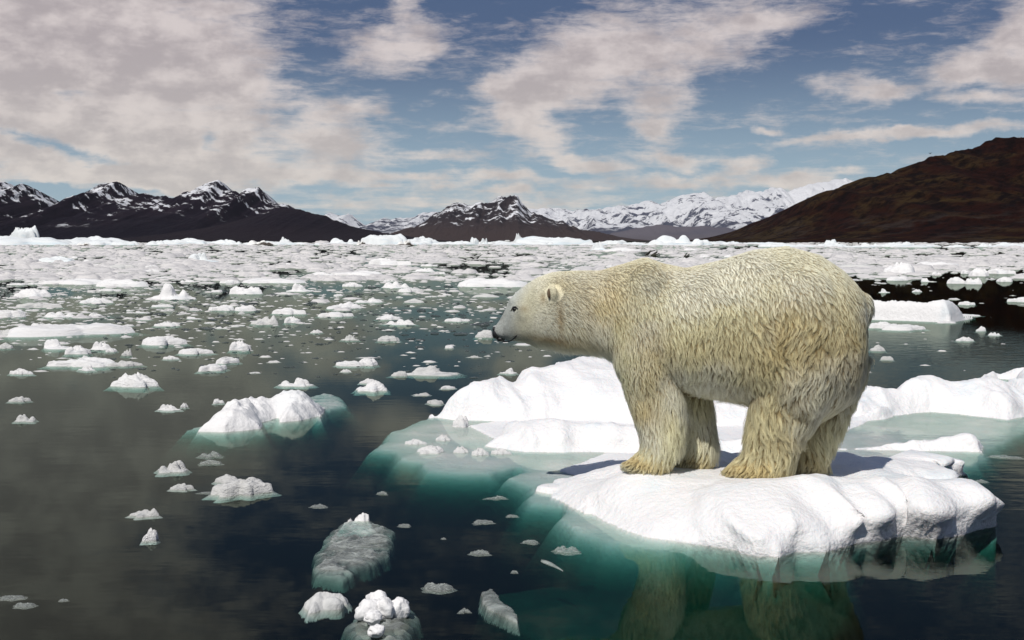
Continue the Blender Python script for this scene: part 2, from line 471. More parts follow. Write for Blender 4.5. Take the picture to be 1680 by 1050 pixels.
# ------------------------------------------------------------------ bear placement
B_Y, B_TH = 8.8, R(14)
KB = B_Y / 8.1
P0 = np.array([(1130 - 840) / F_PX * B_Y, B_Y, 0.0])
E_ = np.array([math.cos(B_TH), -math.sin(B_TH), 0.0])      # towards the rump
N_ = np.array([math.sin(B_TH), math.cos(B_TH), 0.0])       # away from the camera side
ZV = np.array([0, 0, 1.0])

def BP(px, py, lat=0.0):
    """The point seen at (px, py) on the bear's upright middle plane moved lat sideways."""
    d = ray(px, py)
    t = (np.dot(N_, P0 - EYE) + lat * KB) / np.dot(N_, d)
    return EYE + d * t

LEGS = {   # lateral centre, then (left px, right px, py left, py right, half width)
    'near_front': (-0.17, [(1005, 1125, 545, 560, .17), (1010, 1117, 590, 600, .15), (1020, 1115, 620, 625, .135), (1029, 1119, 648, 655, .125), (1040, 1121, 678, 684, .115), (1049, 1120, 703, 708, .11), (1054, 1117, 722, 730, .105), (1053, 1108, 738, 745, .105), (1040, 1102, 750, 757, .115), (1026, 1098, 761, 765, .125), (1022, 1097, 771, 771, .12)]),
    'far_front': (0.18, [(1070, 1160, 560, 580, .15), (1085, 1160, 610, 620, .13), (1097, 1163, 650, 656, .12), (1107, 1167, 685, 690, .11), (1114, 1171, 715, 718, .105), (1113, 1172, 738, 742, .105), (1106, 1170, 753, 760, .115), (1100, 1168, 765, 770, .11)]),
    'near_hind': (-0.17, [(1240, 1400, 560, 560, .21), (1235, 1392, 610, 605, .19), (1233, 1370, 650, 645, .165), (1231, 1348, 685, 680, .14), (1226, 1326, 711, 708, .125), (1226, 1310, 731, 730, .115), (1218, 1302, 748, 752, .115), (1201, 1299, 761, 766, .125), (1191, 1297, 773, 776, .13), (1191, 1294, 782, 782, .125)]),
    'far_hind': (0.15, [(1290, 1427, 580, 585, .18), (1292, 1420, 620, 622, .16), (1295, 1407, 655, 650, .14), (1300, 1389, 690, 686, .125), (1303, 1375, 715, 712, .115), (1300, 1365, 735, 735, .11), (1285, 1358, 752, 755, .115), (1268, 1361, 768, 770, .12), (1268, 1359, 777, 777, .115)]),
}
PAWS = {}
for k, (lat, rows) in LEGS.items():
    l, r_, pl_, pr_, hw = rows[-1]
    a, b = BP(l, pl_, lat), BP(r_, pr_, lat)
    PAWS[k] = (a + b) / 2
print('PAWS', {k: [round(float(c), 3) for c in v] for k, v in PAWS.items()})

# ------------------------------------------------------------------ the large floe
def poly_sd(pts, poly):
    """Signed distance (positive inside) and the outward gradient."""
    poly = np.asarray(poly, float)[:, :2]
    n = len(poly)
    best = np.full(len(pts), 1e9)
    gx = np.zeros_like(pts)
    inside = np.zeros(len(pts), bool)
    for i in range(n):
        a, b = poly[i], poly[(i + 1) % n]
        e = b - a
        w = pts - a
        t = np.clip((w @ e) / max(e @ e, 1e-9), 0, 1)
        dv = w - t[:, None] * e
        d = np.sqrt((dv ** 2).sum(1))
        u = d < best
        best[u] = d[u]
        gx[u] = dv[u]
        c = ((a[1] <= pts[:, 1]) != (b[1] <= pts[:, 1]))
        xi = a[0] + (pts[:, 1] - a[1]) / np.where(abs(e[1]) < 1e-9, 1e-9, e[1]) * e[0]
        inside ^= c & (pts[:, 0] < xi)
    g = gx / np.maximum(best, 1e-6)[:, None]
    g[inside] *= -1
    return np.where(inside, best, -best), g

def WP(lst):
    return [W(*q) for q in lst]

SLAB = WP([(975, 850, 0), (1010, 866, 0), (1060, 880, 0), (1130, 890, 0), (1200, 902, 0), (1240, 914, 0), (1285, 917, 0), (1312, 909, 0), (1360, 909, 0), (1400, 895, 0), (1440, 891, 0), (1480, 882, 0), (1540, 886, 0), (1580, 880, .0), (1612, 866, .0), (1632, 840, .08), (1616, 810, .2), (1565, 800, .2), (1500, 812, .05),
           (1555, 808, .05), (1586, 798, .08), (1576, 772, .2), (1556, 762, .2), (1530, 772, .1), (1594, 758, .1), (1588, 744, .18), (1560, 738, .18), (1500, 738, .2), (1400, 742, .2), (1300, 742, .2), (1180, 744, .2), (1090, 746, .2), (1030, 752, .17), (985, 760, .13), (940, 769, .08), (905, 786, .04), (905, 812, .02), (940, 832, .01)])
MIDR = WP([(800, 733, 0), (860, 742, 0), (950, 742, 0), (1050, 744, 0), (1200, 744, 0), (1400, 738, 0), (1500, 735, 0), (1590, 735, 0), (1620, 728, .03), (1614, 716, .15), (1560, 705, .2), (1400, 702, .2), (1200, 700, .2), (1000, 690, .22), (900, 682, .22), (815, 688, .18)])
BACKL = WP([(704, 683, 0), (760, 690, 0), (850, 692, 0), (940, 690, 0), (1060, 698, 0), (1200, 702, 0), (1330, 700, 0), (1440, 688, 0), (1500, 672, 0), (1380, 630, .4), (1250, 612, .45), (1100, 600, .45), (1005, 591, .45), (940, 594, .44), (850, 612, .36), (800, 627, .3), (735, 643, .26), (708, 655, .2)])
BACKR = WP([(1380, 690, 0), (1440, 684, 0), (1530, 676, 0), (1600, 682, 0), (1650, 690, 0), (1680, 682, 0), (1740, 670, 0), (1760, 625, .1), (1700, 606, .3), (1640, 592, .5), (1600, 585, .55), (1570, 586, .55), (1545, 578, .6), (1500, 584, .55), (1440, 596, .5), (1380, 605, .4)])
TAIL = WP([(1590, 588, .35), (1640, 592, .25), (1700, 612, .12), (1760, 640, 0), (1800, 630, 0), (1760, 590, .2), (1680, 585, .3), (1620, 578, .35)])
SHELF = WP([(612, 735, -.02), (650, 740, -.02), (655, 752, -.02), (695, 757, -.02), (708, 770, -.02), (760, 774, -.02), (805, 775, -.02), (850, 764, -.02), (862, 772, -.02), (835, 783, -.02), (868, 796, -.02), (872, 822, -.02), (912, 828, -.02), (945, 826, -.02), (912, 850, -.02), (940, 868, -.02), (1000, 884, -.02), (1090, 892, -.02), (1150, 820, -.02), (1480, 780, -.02), (1600, 760, -.02), (1640, 730, -.02), (1690, 700, -.02),
            (1760, 672, -.02), (1500, 640, -.02), (1100, 650, -.02), (720, 680, -.02), (680, 694, -.02), (640, 710, -.02)])
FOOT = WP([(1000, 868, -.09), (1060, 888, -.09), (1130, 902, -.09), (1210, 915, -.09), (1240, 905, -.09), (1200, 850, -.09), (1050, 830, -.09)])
REFL_SHAPE = WP([(795, 985, -.28), (812, 968, -.28), (900, 956, -.28), (975, 948, -.28), (992, 905, -.28), (1100, 880, -.28), (1300, 900, -.28), (1400, 940, -.28), (1398, 990, -.28), (1370, 1025, -.28), (1320, 1046, -.28), (1150, 1052, -.28), (1020, 1042, -.28), (900, 1044, -.28), (835, 1022, -.28)])  # ice shape added to imitate the bear's dim reflection in the water
WET = WP([(770, 700, 0), (840, 735, 0), (960, 742, 0), (1300, 738, 0), (1420, 690, 0), (1300, 680, 0), (1000, 680, 0), (850, 685, 0)])

GX, GY = np.arange(-2.1, 7.6, 0.027), np.arange(6.6, 17.2, 0.027)
gx, gy = np.meshgrid(GX, GY)
pts = np.stack([gx.ravel(), gy.ravel()], 1)
pw = pts + np.stack([fbm(pts, 1.7, 4, 1), fbm(pts, 1.7, 4, 2)], 1) * 0.10 + np.stack([fbm(pts, 6.0, 2, 3), fbm(pts, 6.0, 2, 4)], 1) * 0.02
hgt = np.full(len(pts), -3.0)
disp = np.zeros_like(pts)
ux, uy = pts[:, 0], pts[:, 1]
scal = fbm(pts * np.array([1.0, 0.35]), 2.4, 3, 7)         # scallops running away from the viewer
scal2 = fbm(pts, 0.9, 3, 8, ridged=True)
fine = fbm(pts, 5.0, 4, 9)
mid = fbm(pts * np.array([1.0, 0.7]) + 0.3 * np.stack([scal, scal2], 1), 2.8, 3, 10, .5, True) - .3
def piece(poly, H, w, out_slope, lip, und, seed):
    global hgt, disp
    sd, g = poly_sd(pw, poly)
    H = np.asarray(H)
    inn = H * (1 - np.exp(-np.clip(sd, 0, None) / w))
    body = sstep(sd, 0, 0.35)
    rib = 1 - np.abs(fbm(np.stack([ux + .25 * uy, uy * .25], 1), 2.6, 3, seed + 40)) * 2.2
    inn = inn + 0.30 * np.abs(H) * (rib - .45) * sstep(sd, 0, .06) * np.exp(-(np.clip(sd, 0, None) / .4) ** 2) * (seed > 30) * (seed < 36)
    inn = inn + body * (und * (scal * 0.8 + fbm(pts, 1.3, 3, seed) * 0.6 + (scal2 - 0.2) * 0.35 + mid * 0.45)) * np.minimum(1, np.abs(H) * 4) + fine * 0.008 * sstep(sd, 0, 0.1)
    h = np.where(sd > 0, np.maximum(inn, 0.01), sd * out_slope)
    if np.max(H) < 0:                                   # a drowned shelf, or the imitated reflection
        h = np.where(sd > 0, H + fine * 0.010 + scal2 * 0.012 - np.exp(-sd / .16) * .022, H - 0.022 + sd * out_slope * (1 - .6 * np.exp(sd / .12)))
    u = h > hgt
    hgt[u] = h[u]
    if np.max(lip) > 0:
        k = lip * sstep(h, 0.02, 0.75 * np.max(H)) * np.exp(-(np.clip(sd, 0, None) / 0.22) ** 2) * (sd > 0) * (0.7 + 1.3 * scal + .4 * (rib - .5))
        disp[u] = (g * k[:, None])[u]
        k = -np.minimum(.45, np.clip(-sd, 0, None) * 7) * (sd < 0) * np.minimum(1, lip * 5)
        disp[u] += (g * np.broadcast_to(k, sd.shape)[:, None])[u]
    else:
        disp[u] = 0
ramp = 0.025 + 0.195 * sstep(ux + (uy - 8.8) * 0.4, -0.2, 0.9) + 0.10 * sstep(ux, .9, 1.8) * np.exp(-((uy - 8.05) / .28) ** 2)
piece(SHELF, np.full(len(pts), -0.014), 0.2, 1.5, 0, 0, 1)
piece(REFL_SHAPE, np.full(len(pts), -0.29), 0.2, 4.0, 0, 0, 3)
piece(WET, np.full(len(pts), 0.012), 0.2, 2.0, 0.0, 0.5, 36)
piece(WP([(925, 772, 0), (990, 746, 0), (1150, 742, 0), (1250, 748, .05), (1250, 775, .1), (1040, 780, .1)]), np.full(len(pts), 0.03), 0.2, 2.0, 0.0, 0.3, 37)
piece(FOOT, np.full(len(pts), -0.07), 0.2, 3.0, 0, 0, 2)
piece(MIDR, 0.20 + 0.03 * np.sin(ux * 2.1), 0.14, 2.0, 0.06, 0.075, 31)
piece(BACKL, 0.16 + 0.34 * sstep(uy - 0.10 * ux, 11.9, 14.2), 0.16, 2.0, 0.06, 0.09, 32)
piece(TAIL, np.full(len(pts), 0.25), 0.2, 1.5, 0.0, 0.03, 34)
piece(BACKR, 0.26 + 0.36 * sstep(uy, 13.3, 15.2), 0.20, 2.0, 0.08, 0.10, 33)
face = sstep(ux + .25 * (uy - 8), 0.6, 1.7)               # thin drowned tip at one end, steep scalloped face at the other
piece(SLAB, ramp, 0.34 - 0.24 * face, 6.0 + 6 * face, 0.06 + 0.22 * face, 0.085, 35)
# the near slab dips and swells where the bear's paws press it
wsum, tsum = np.zeros(len(pts)), np.zeros(len(pts))
for k, c in PAWS.items():
    d2 = (ux - c[0]) ** 2 + (uy - c[1]) ** 2
    w = np.exp(-d2 / 0.30 ** 2)
    wsum += w
    tsum += w * (c[2] + 0.008)
ww = np.clip(wsum, 0, 1)
hgt = np.where(hgt > 0.05, hgt * (1 - ww) + (tsum / np.maximum(wsum, 1e-9)) * ww, hgt)
LUMPS = [(755, 700, 26, 22), (726, 722, 20, 10), (680, 728, 28, 9), (706, 742, 44, 12), (757, 742, 20, 12), (786, 746, 22, 13), (820, 744, 26, 10), (930, 792, 30, 14), (905, 800, 34, 10), (960, 800, 26, 16), (1005, 800, 20, 10), (985, 818, 22, 8), (965, 835, 14, 10)]
def floe_h(x, y):
    i = int(round((y - GY[0]) / 0.027)); j = int(round((x - GX[0]) / 0.027))
    return float(hgt.reshape(gx.shape)[i, j])
for (lx, ly, lw, lh) in LUMPS[7:]:
    c = W(lx, ly, 0.02)
    r = lw / F_PX * c[1] * 0.75
    d = np.sqrt(((ux - c[0]) / r) ** 2 + ((uy - c[1]) / (r * 1.1)) ** 2) + fine * 0.15
    hgt = np.maximum(hgt, np.where(d < 1, 0.02 + lh / F_PX * c[1] * 0.42 * np.sqrt(np.clip(1 - d * d, 0, 1)) ** 0.8, -3))
hgt = np.maximum(hgt, -1.3)
V3 = np.stack([ux + disp[:, 0], uy + disp[:, 1], hgt], 1)
fa = grid_faces(*gx.shape)
keep = (hgt[fa] > -1.25).any(1)
fa = fa[keep]
idx = np.unique(fa)
rem = np.full(len(V3), -1)
rem[idx] = np.arange(len(idx))
floe_o = np.array([2.6, 10.5, 0.0])
floe = obj('ice_floe', make_mesh('ice_floe', V3[idx] - floe_o, rem[fa], M_FLOE), floe_o,
           label='broad white ridged ice floe under the polar bear with pale turquoise shallows', category='ice floe')

# ------------------------------------------------------------------ ice chunks: irregular caps of ice with a drowned skirt
def chunk_mesh(name, seed, kind, mat, nr=13, ns=40, drown=0.35):
    r_ = np.random.default_rng(seed)
    rr = np.concatenate([np.linspace(0, 1, nr) ** 0.8, [1.06, 1.18, 1.28]])
    th = np.arange(ns) / ns * 2 * np.pi
    R_, T = np.meshgrid(rr, th, indexing='ij')
    out = 1 + 0.0 * T
    for k in range(2, 9):
        out = out + r_.normal() * 0.42 / k * np.cos(k * T + r_.uniform(0, 6.28))
    x, y = R_ * out * np.cos(T), R_ * out * np.sin(T)
    q = np.stack([x, y], -1)
    e = np.clip(1 - R_ ** 2, 0, 1)
    if kind == 'slab':
        h = 0.50 * e ** 0.22 + 0.38 * fbm(q, 1.5, 3, seed) * e ** .3 + .2 * fbm(q, 5, 4, seed + 5, .6, True) * e ** .3
    elif kind == 'peak':
        y0 = r_.uniform(-.15, .25)
        crest = np.clip(fbm(np.stack([x * 1.6, 0 * x], -1), 1.0, 4, seed, .6) + .35, .05, 1)
        lee = np.where(y < y0, .30, .55)
        h = 0.22 * e ** 0.4 + .9 * crest * np.exp(-np.abs(y - y0 - .25 * fbm(q, 1.5, 2, seed + 3)) / lee) * e ** .3 + .22 * fbm(q, 4, 4, seed, .6, True) * e ** .5
    elif kind == 'twin':
        d1 = np.sqrt(((x + .30 - .12 * y) / .42) ** 2 + (y / .6) ** 2) + .10 * fbm(q, 3, 3, seed)
        d2 = np.sqrt(((x - .52) / .30) ** 2 + ((y + .1) / .5) ** 2) + .08 * fbm(q, 3, 3, seed + 1)
        h = .16 * e ** .4 + 0 * x
        h = np.maximum(h, np.clip(1 - d1 ** 3, 0, 1) * (1 - .45 * np.clip(x + .45, 0, 1)))
        h = np.maximum(h, .62 * np.clip(1 - d2, 0, 1) ** .7) * e ** .12 + (.26 * fbm(q, 3.2, 4, seed + 6, .6, True) - .05) * e ** .5
    elif kind == 'lumps':
        h = 0.16 * e ** 0.4 + 0 * x
        for _ in range(r_.integers(4, 8)):
            px, py, s = r_.uniform(-.7, .7), r_.uniform(-.5, .5), r_.uniform(.18, .42)
            d = np.sqrt((x - px) ** 2 + (y - py) ** 2) / s
            h = np.maximum(h, r_.uniform(.4, .95) * np.sqrt(np.clip(1 - d * d, 0, 1)))
        h = h * e ** .2 + .14 * fbm(q, 5, 3, seed) * e ** .5
    else:
        h = 0.34 * e ** 0.4 + 0.75 * np.clip(fbm(q, 1.7, 4, seed) + .25, 0, 1) * e ** .4 + .22 * fbm(q, 5, 4, seed + 5, .6, True) * e ** .4
    h = h / max(h.max(), .1)
    h = np.where(R_ > 1.0, -drown * ((R_ - 1) / .28) ** 0.8, h + 0.0)
    h = np.where(R_ == 1.0, -0.03, h)
    v = np.stack([x * .5, y * .5, h], -1).reshape(-1, 3)
    f = []
    nrr = len(rr)
    for i in range(1, nrr - 1):
        for j in range(ns):
            a, b = i * ns + j, i * ns + (j + 1) % ns
            f.append((a, a + ns, b + ns, b))
    for j in range(ns):
        f.append((0, ns + j, ns + (j + 1) % ns))
    return make_mesh(name, v, f, mat)

KINDS = ['mound', 'slab', 'peak', 'lumps', 'twin']
VAR = {k: [chunk_mesh('ice_chunk', 100 + 7 * i + 31 * KINDS.index(k), k, M_CHUNK) for i in range(5)] for k in KINDS}
VARG = {k: [chunk_mesh('ice_chunk', 500 + 7 * i + 31 * KINDS.index(k), k, M_GREY) for i in range(3)] for k in KINDS}
BERGV = {k: [chunk_mesh('iceberg', 900 + 7 * i + 31 * KINDS.index(k), k, M_BERG, 16, 56) for i in range(4)] for k in KINDS}
BERGD = [chunk_mesh('iceberg', 980 + i, 'lumps', M_DIRTY, 16, 56) for i in range(2)]
TAKEN = []

def chunk(px, py, w, h, kind, label, group=None, yaw=None, depth=None, mesh=None, name='ice_chunk', category='ice chunk', grey=False):
    """A piece of ice w px wide and h px tall whose waterline middle is seen at (px, py)."""
    c = W(px, py, 0)
    s = np.linalg.norm(c[:2]) / F_PX
    me = mesh or rnd.choice((VARG if grey else VAR)[kind])
    o = obj(name, me, c, label=label, category=category, group=group)
    dep = depth if depth else min(w * 0.62, max(h * 2.2, w * .45))
    o.scale = (w * s * 0.98, dep * s * 1.0, h * s * 0.95)
    o.rotation_euler = (0, 0, yaw if yaw is not None else rnd.uniform(-.25, .25) + (math.pi if rnd.random() < .5 else 0))
    TAKEN.append((px, py, w, h))
    return o

CH = [
    (112, 548, 178, 17, 'slab', 'long smooth white ice slab, the longest piece on the grey water at left', .32),
    (286, 491, 62, 27, 'twin', 'bluish white berg bit with a tall block and small peak, tallest in the left brash', 0.05),
    (224, 633, 60, 24, 'mound', 'rounded white ice lump with a knobbly back, alone on open grey water', None),
    (485, 632, 58, 13, 'lumps', 'two smooth white lumps side by side just behind the craggy floe', None),
    (612, 640, 52, 20, 'peak', 'white wedge of ice with a small peak between the craggy floe and the big floe', None),
    (604, 628, 24, 8, 'mound', 'flat ice scrap just behind the white peaked wedge', None),
    (708, 614, 92, 15, 'lumps', 'knobbly chain of dirty white ice lumps on the dark blue water', None),
    (657, 616, 26, 8, 'mound', 'low grey white scrap at the near end of the knobbly ice chain', None),
    (602, 599, 34, 13, 'mound', 'boulder like end of the ice pair on blue water above the knobbly chain', None),
    (572, 600, 40, 9, 'slab', 'flat half of the ice pair on blue water above the knobbly chain', None),
    (136, 600, 82, 15, 'slab', 'long bumpy white ice bar below the longest slab', .15),
    (143, 607, 28, 9, 'lumps', 'small rubbly ice scrap touching the front of the bumpy bar', None),
    (93, 571, 52, 15, 'lumps', 'white ice chunk with a single tooth below the longest slab', None),
    (129, 580, 38, 14, 'mound', 'domed ice chunk between the toothed chunk and the bumpy bar', None),
    (168, 573, 36, 13, 'lumps', 'two humped white ice chunk under the far end of the longest slab', None),
    (182, 577, 18, 6, 'mound', 'low ice scrap below the two humped chunk', None),
    (265, 565, 56, 14, 'slab', 'broad lens shaped white ice pan on the grey water', 0.0),
    (318, 580, 44, 9, 'slab', 'thin flat ice pan behind the tilted ice bars', 0.0),
    (395, 574, 34, 17, 'mound', 'bright white hump of ice near the tilted ice bars', None),
    (373, 595, 38, 10, 'slab', 'thin tilted ice bar, the upper of a pair', .9),
    (350, 607, 46, 11, 'slab', 'thin tilted ice bar, the lower of a pair', .8),
    (209, 583, 15, 12, 'peak', 'tiny upright ice knob beside the low grey pan', None),
    (206, 600, 40, 9, 'mound', 'low grey translucent ice pan between bumpy bar and rounded lump', None),
    (33, 613, 30, 9, 'mound', 'small ice mound below the toothed chunk near the edge', None),
    (279, 589, 20, 6, 'mound', 'tiny flat ice disc above the rounded lump', None),
    (42, 690, 34, 10, 'lumps', 'grey rubbly ice scrap low on the murky water at left', None),
    (32, 658, 24, 8, 'mound', 'small pale ice scrap above the grey rubbly one', None),
    (277, 672, 34, 9, 'lumps', 'flat scrap of broken ice left of the craggy floe', None),
    (302, 668, 10, 8, 'mound', 'tiny white ice crumb touching the broken scrap left of the craggy floe', None),
    (359, 661, 16, 8, 'peak', 'tiny white ice bit off the upper left shoulder of the craggy floe', None),
    (283, 772, 52, 17, 'lumps', 'striped grey white ice raft below the craggy floe', None),
    (374, 790, 44, 13, 'mound', 'pale ice scrap just behind the serrated block', None),
    (397, 808, 78, 24, 'slab', 'block of old white ice with a serrated dirty top edge', .15),
    (298, 802, 28, 10, 'mound', 'small grey ice scrap left of the serrated block', None),
    (240, 845, 40, 12, 'peak', 'grey white ice sliver with a low crest on the murky water', None),
    (248, 885, 24, 20, 'mound', 'small rounded white ice nub, lowest one on the murky water', None),
    (808, 470, 102, 15, 'slab', 'flat white slab with a swelling middle behind the bear head', 0.0),
    (1482, 541, 60, 9, 'slab', 'pinkish flat ice pan floating in front of the thick tabular block', 0.1),
    (1450, 538, 40, 11, 'slab', 'pinkish ice scrap between the bear and the flat pan', 0),
    (1475, 449, 52, 20, 'mound', 'blunt white ice block at the edge of the black lead', None),
    (1535, 438, 62, 9, 'slab', 'long low white floe behind the blunt block', 0),
    (1606, 453, 30, 14, 'mound', 'bright faceted ice lump in the black lead', None),
    (1583, 449, 14, 7, 'mound', 'small ice bit at the side of the bright faceted lump', None),
    (1568, 465, 28, 11, 'mound', 'white ice boulder below the faceted lump, first of two', None),
    (1597, 466, 24, 11, 'peak', 'white ice boulder below the faceted lump, second of two', None),
    (1642, 449, 32, 9, 'slab', 'flat topped white floe in the black lead under the hill', None),
    (1649, 462, 24, 8, 'mound', 'domed little floe below the flat topped one', None),
    (1474, 460, 38, 7, 'slab', 'thin floe strip below the blunt white block', None),
    (1520, 462, 20, 6, 'lumps', 'small ripple edged scrap beside the thin floe strip', None),
    (1536, 451, 18, 6, 'lumps', 'low pale scrap between the blunt block and the faceted lump', None),
    (1672, 495, 26, 8, 'slab', 'flat white floe cut by the picture edge above the tail of the big floe', None),
    (1450, 480, 16, 7, 'lumps', 'small scrap on black water close behind the bear rump', None),
    (1504, 479, 13, 5, 'mound', 'tiny round scrap on black water beyond the tabular block', None),
    (1586, 500, 22, 6, 'slab', 'thin ice wafer behind the far end of the tabular block', None),
    (1610, 543, 16, 8, 'mound', 'small pink tinged ice bit off the end of the tabular block', None),
    (1632, 550, 20, 5, 'lumps', 'string of ice crumbs beyond the pink tinged bit', None),
    (1582, 559, 22, 7, 'mound', 'low ice scrap on rippled water behind the big floe', None),
    (1440, 575, 24, 10, 'mound', 'pale ice scrap peeking out beside the bear rump', None),
    (1456, 590, 20, 6, 'slab', 'dull flat scrap on blue water between bear and back ridge', None),
    (449, 464, 92, 8, 'slab', 'long thin white floe lying across the dark lead at left centre', 0),
    (404, 482, 54, 14, 'peak', 'white floe with a low cone in the dark lead', None),
    (586, 452, 68, 9, 'slab', 'long low floe between the dark leads', 0),
    (528, 453, 38, 8, 'mound', 'low floe at the side of the long low one between the leads', None),
    (638, 435, 60, 13, 'slab', 'bluish white blocky floe at the edge of the far brash', None),
    (650, 472, 50, 11, 'lumps', 'wide knobbly floe below the blocky bluish one', None),
    (576, 470, 26, 8, 'mound', 'white domed floe beside the wide knobbly one', None),
    (670, 479, 30, 7, 'slab', 'smooth ice pan tucked under the wide knobbly floe', None),
    (491, 478, 42, 14, 'lumps', 'heap like floe at the end of the long thin one', None),
    (551, 519, 50, 8, 'slab', 'curved thin pan on the brown flecked water', .2),
    (560, 506, 46, 12, 'peak', 'thin floe with a spike above the curved pan', None),
    (474, 515, 50, 11, 'slab', 'two step floe left of the curved pan', None),
    (437, 532, 40, 16, 'peak', 'grey floe carrying a round knob', None),
    (480, 529, 28, 11, 'mound', 'bright white dome beside the knob floe', None),
    (403, 510, 32, 10, 'slab', 'flat topped white block left of the two step floe', None),
    (364, 509, 32, 10, 'slab', 'square edged white block by the flat topped one', None),
    (657, 532, 54, 9, 'lumps', 'long floe with two end knobs left of the bear nose', None),
    (640, 524, 30, 9, 'mound', 'pale humped floe behind the two knob floe', None),
    (750, 527, 36, 6, 'slab', 'smooth spindle shaped pan nearest the bear brow', 0),
    (797, 553, 30, 13, 'mound', 'round grey ice lump just below the bear nose', None),
    (636, 559, 34, 9, 'slab', 'grey ice pan with a drowned rim on the blue water', None),
    (574, 558, 22, 9, 'lumps', 'broken little floe left of the grey drowned pan', None),
    (738, 571, 14, 5, 'peak', 'tiny ice fin alone on the blue water', None),
    (520, 546, 16, 6, 'mound', 'tiny white blob on the blue patch below the bright dome', None),
    (568, 610, 14, 5, 'mound', 'tiny oval of ice below the flat half of the pair', None),
    (715, 662, 30, 7, 'slab', 'grey scrap resting against the left tip of the back ridge', None),
    (692, 648, 30, 4, 'lumps', 'row of ice crumbs above the grey scrap by the back ridge', None),
    (735, 637, 26, 5, 'mound', 'half hidden flat scrap behind the back ridge', None),
    (835, 612, 26, 9, 'lumps', 'low scrap behind the back ridge below the bear throat', None),
    (957, 592, 26, 8, 'mound', 'white scrap showing over the back ridge under the bear neck', None),
    (200, 470, 74, 13, 'slab', 'long blue shadowed floe beside the tall twin peaked berg bit', 0),
    (120, 466, 86, 10, 'slab', 'long flat white floe in the left brash', 0),
    (52, 487, 56, 14, 'mound', 'rounded white floe near the edge of the left brash', None),
    (156, 497, 42, 10, 'mound', 'domed floe below the long blue shadowed one', None),
    (18, 520, 40, 12, 'slab', 'wedge ended floe cut by the picture edge', 0),
    (98, 520, 52, 9, 'lumps', 'ragged bar of ice above the longest slab', .2),
    (52, 540, 52, 10, 'lumps', 'rubbly floe lying behind the longest slab', None),
    (8, 552, 34, 12, 'mound', 'grey floe cut by the picture edge beside the longest slab', None),
    (8, 571, 24, 9, 'mound', 'small white floe cut by the picture edge below the grey one', None),
]
for (px, py, w, h, k, lab, yaw) in CH:
    grey = any(s in lab.replace('grey water', '') for s in ('grey', 'dull', 'dirty', 'pale ice scrap'))
    chunk(px, py, w, h, k, lab, yaw=yaw, grey=grey)

# dark foreground water: small half drowned bits
CL = [
    (524, 831, 25, 9, 'mound', 'pale oval of clear ice behind the capped clear chunk'),
    (792, 857, 30, 9, 'slab', 'oval clear ice wafer below the shelf of the big floe'),
    (815, 817, 26, 11, 'lumps', 'frosty rubble bit off the shelf of the big floe'),
    (872, 890, 22, 11, 'mound', 'small frosted ice bit near the low corner of the shelf'),
    (930, 904, 38, 20, 'peak', 'whitish double pointed ice bit near the front of the big floe'),
    (718, 966, 44, 24, 'mound', 'glassy grey ice lump with bubbles in the dark foreground'),
    (787, 908, 26, 16, 'peak', 'jagged clear shard between the glassy lump and the shelf'),
    (840, 847, 18, 6, 'slab', 'faint ice flake right of the oval wafer'),
    (40, 994, 28, 11, 'mound', 'faint grey flake low at the dark left corner'),
    (20, 981, 34, 6, 'slab', 'thin streak of clear ice above the faint grey flake'),
    (627, 810, 14, 11, 'peak', 'small glassy shard left of the big floe shelf'),
    (664, 863, 18, 8, 'slab', 'clear flake beside the capped clear chunk'),
    (762, 1003, 16, 14, 'peak', 'clear splinter right of the white lump cluster'),
    (728, 884, 8, 5, 'mound', 'tiny white ice grain alone in the dark foreground'),
    (844, 939, 10, 9, 'mound', 'tiny curled clear bit left of the curved sliver'),
    (1545, 855 - 10, 1, 1, None, None),
    (345, 748, 34, 18, 'lumps', 'bubbly clear ice lump below the craggy floe, the upper one'),
    (343, 760, 30, 14, 'mound', 'bubbly clear ice lump below the craggy floe, the lower one'),
    (355, 808, 36, 12, 'lumps', 'clear rubble clinging left of the serrated block'),
    (104, 985, 14, 7, 'mound', 'faint ice spark right of the grey flake'),
    (1648, 750, 34, 6, 'slab', 'faint clear flake on the blue water off the middle ridge'),
    (1610, 790, 20, 7, 'mound', 'faint clear bit on the water off the slab lobes'),
]
VARC = {k: [chunk_mesh('ice_chunk', 700 + 7 * i + 31 * KINDS.index(k), k, M_CLEAR) for i in range(3)] for k in KINDS}
for (px, py, w, h, k, lab) in CL:
    if k:
        chunk(px, py, w, h * .45, k, lab, mesh=rnd.choice(VARC[k]), depth=w * .7)

# curved sliver of clear ice
def sliver():
    a, b, c = W(888, 920, 0.0), W(905, 925, 0), W(924, 937, 0)
    T = np.linspace(0, 1, 14)
    path = ((1 - T) ** 2)[:, None] * a + (2 * T * (1 - T))[:, None] * b + (T ** 2)[:, None] * c
    wd = 0.026 * np.sin(np.pi * (T * .86 + .1)) ** .8 * (1 - .72 * T) + 0.004
    vs, fs = [], []
    for i in range(14):
        for j in range(8):
            t = j / 8 * 2 * math.pi
            vs.append(path[i] - path[0] + np.array([0.25 * wd[i] * math.cos(t), wd[i] * math.cos(t) * 1.3, wd[i] * .45 * math.sin(t)]))
    for i in range(13):
        for j in range(8):
            fs.append((i * 8 + j, i * 8 + (j + 1) % 8, (i + 1) * 8 + (j + 1) % 8, (i + 1) * 8 + j))
    fs += [tuple(range(8)), tuple(range(104, 112))]
    obj('ice_chunk', make_mesh('ice_sliver', np.array(vs), fs, M_CLEAR), path[0], label='thin curved tapering sliver of clear ice by the front of the big floe', category='ice chunk')
sliver()

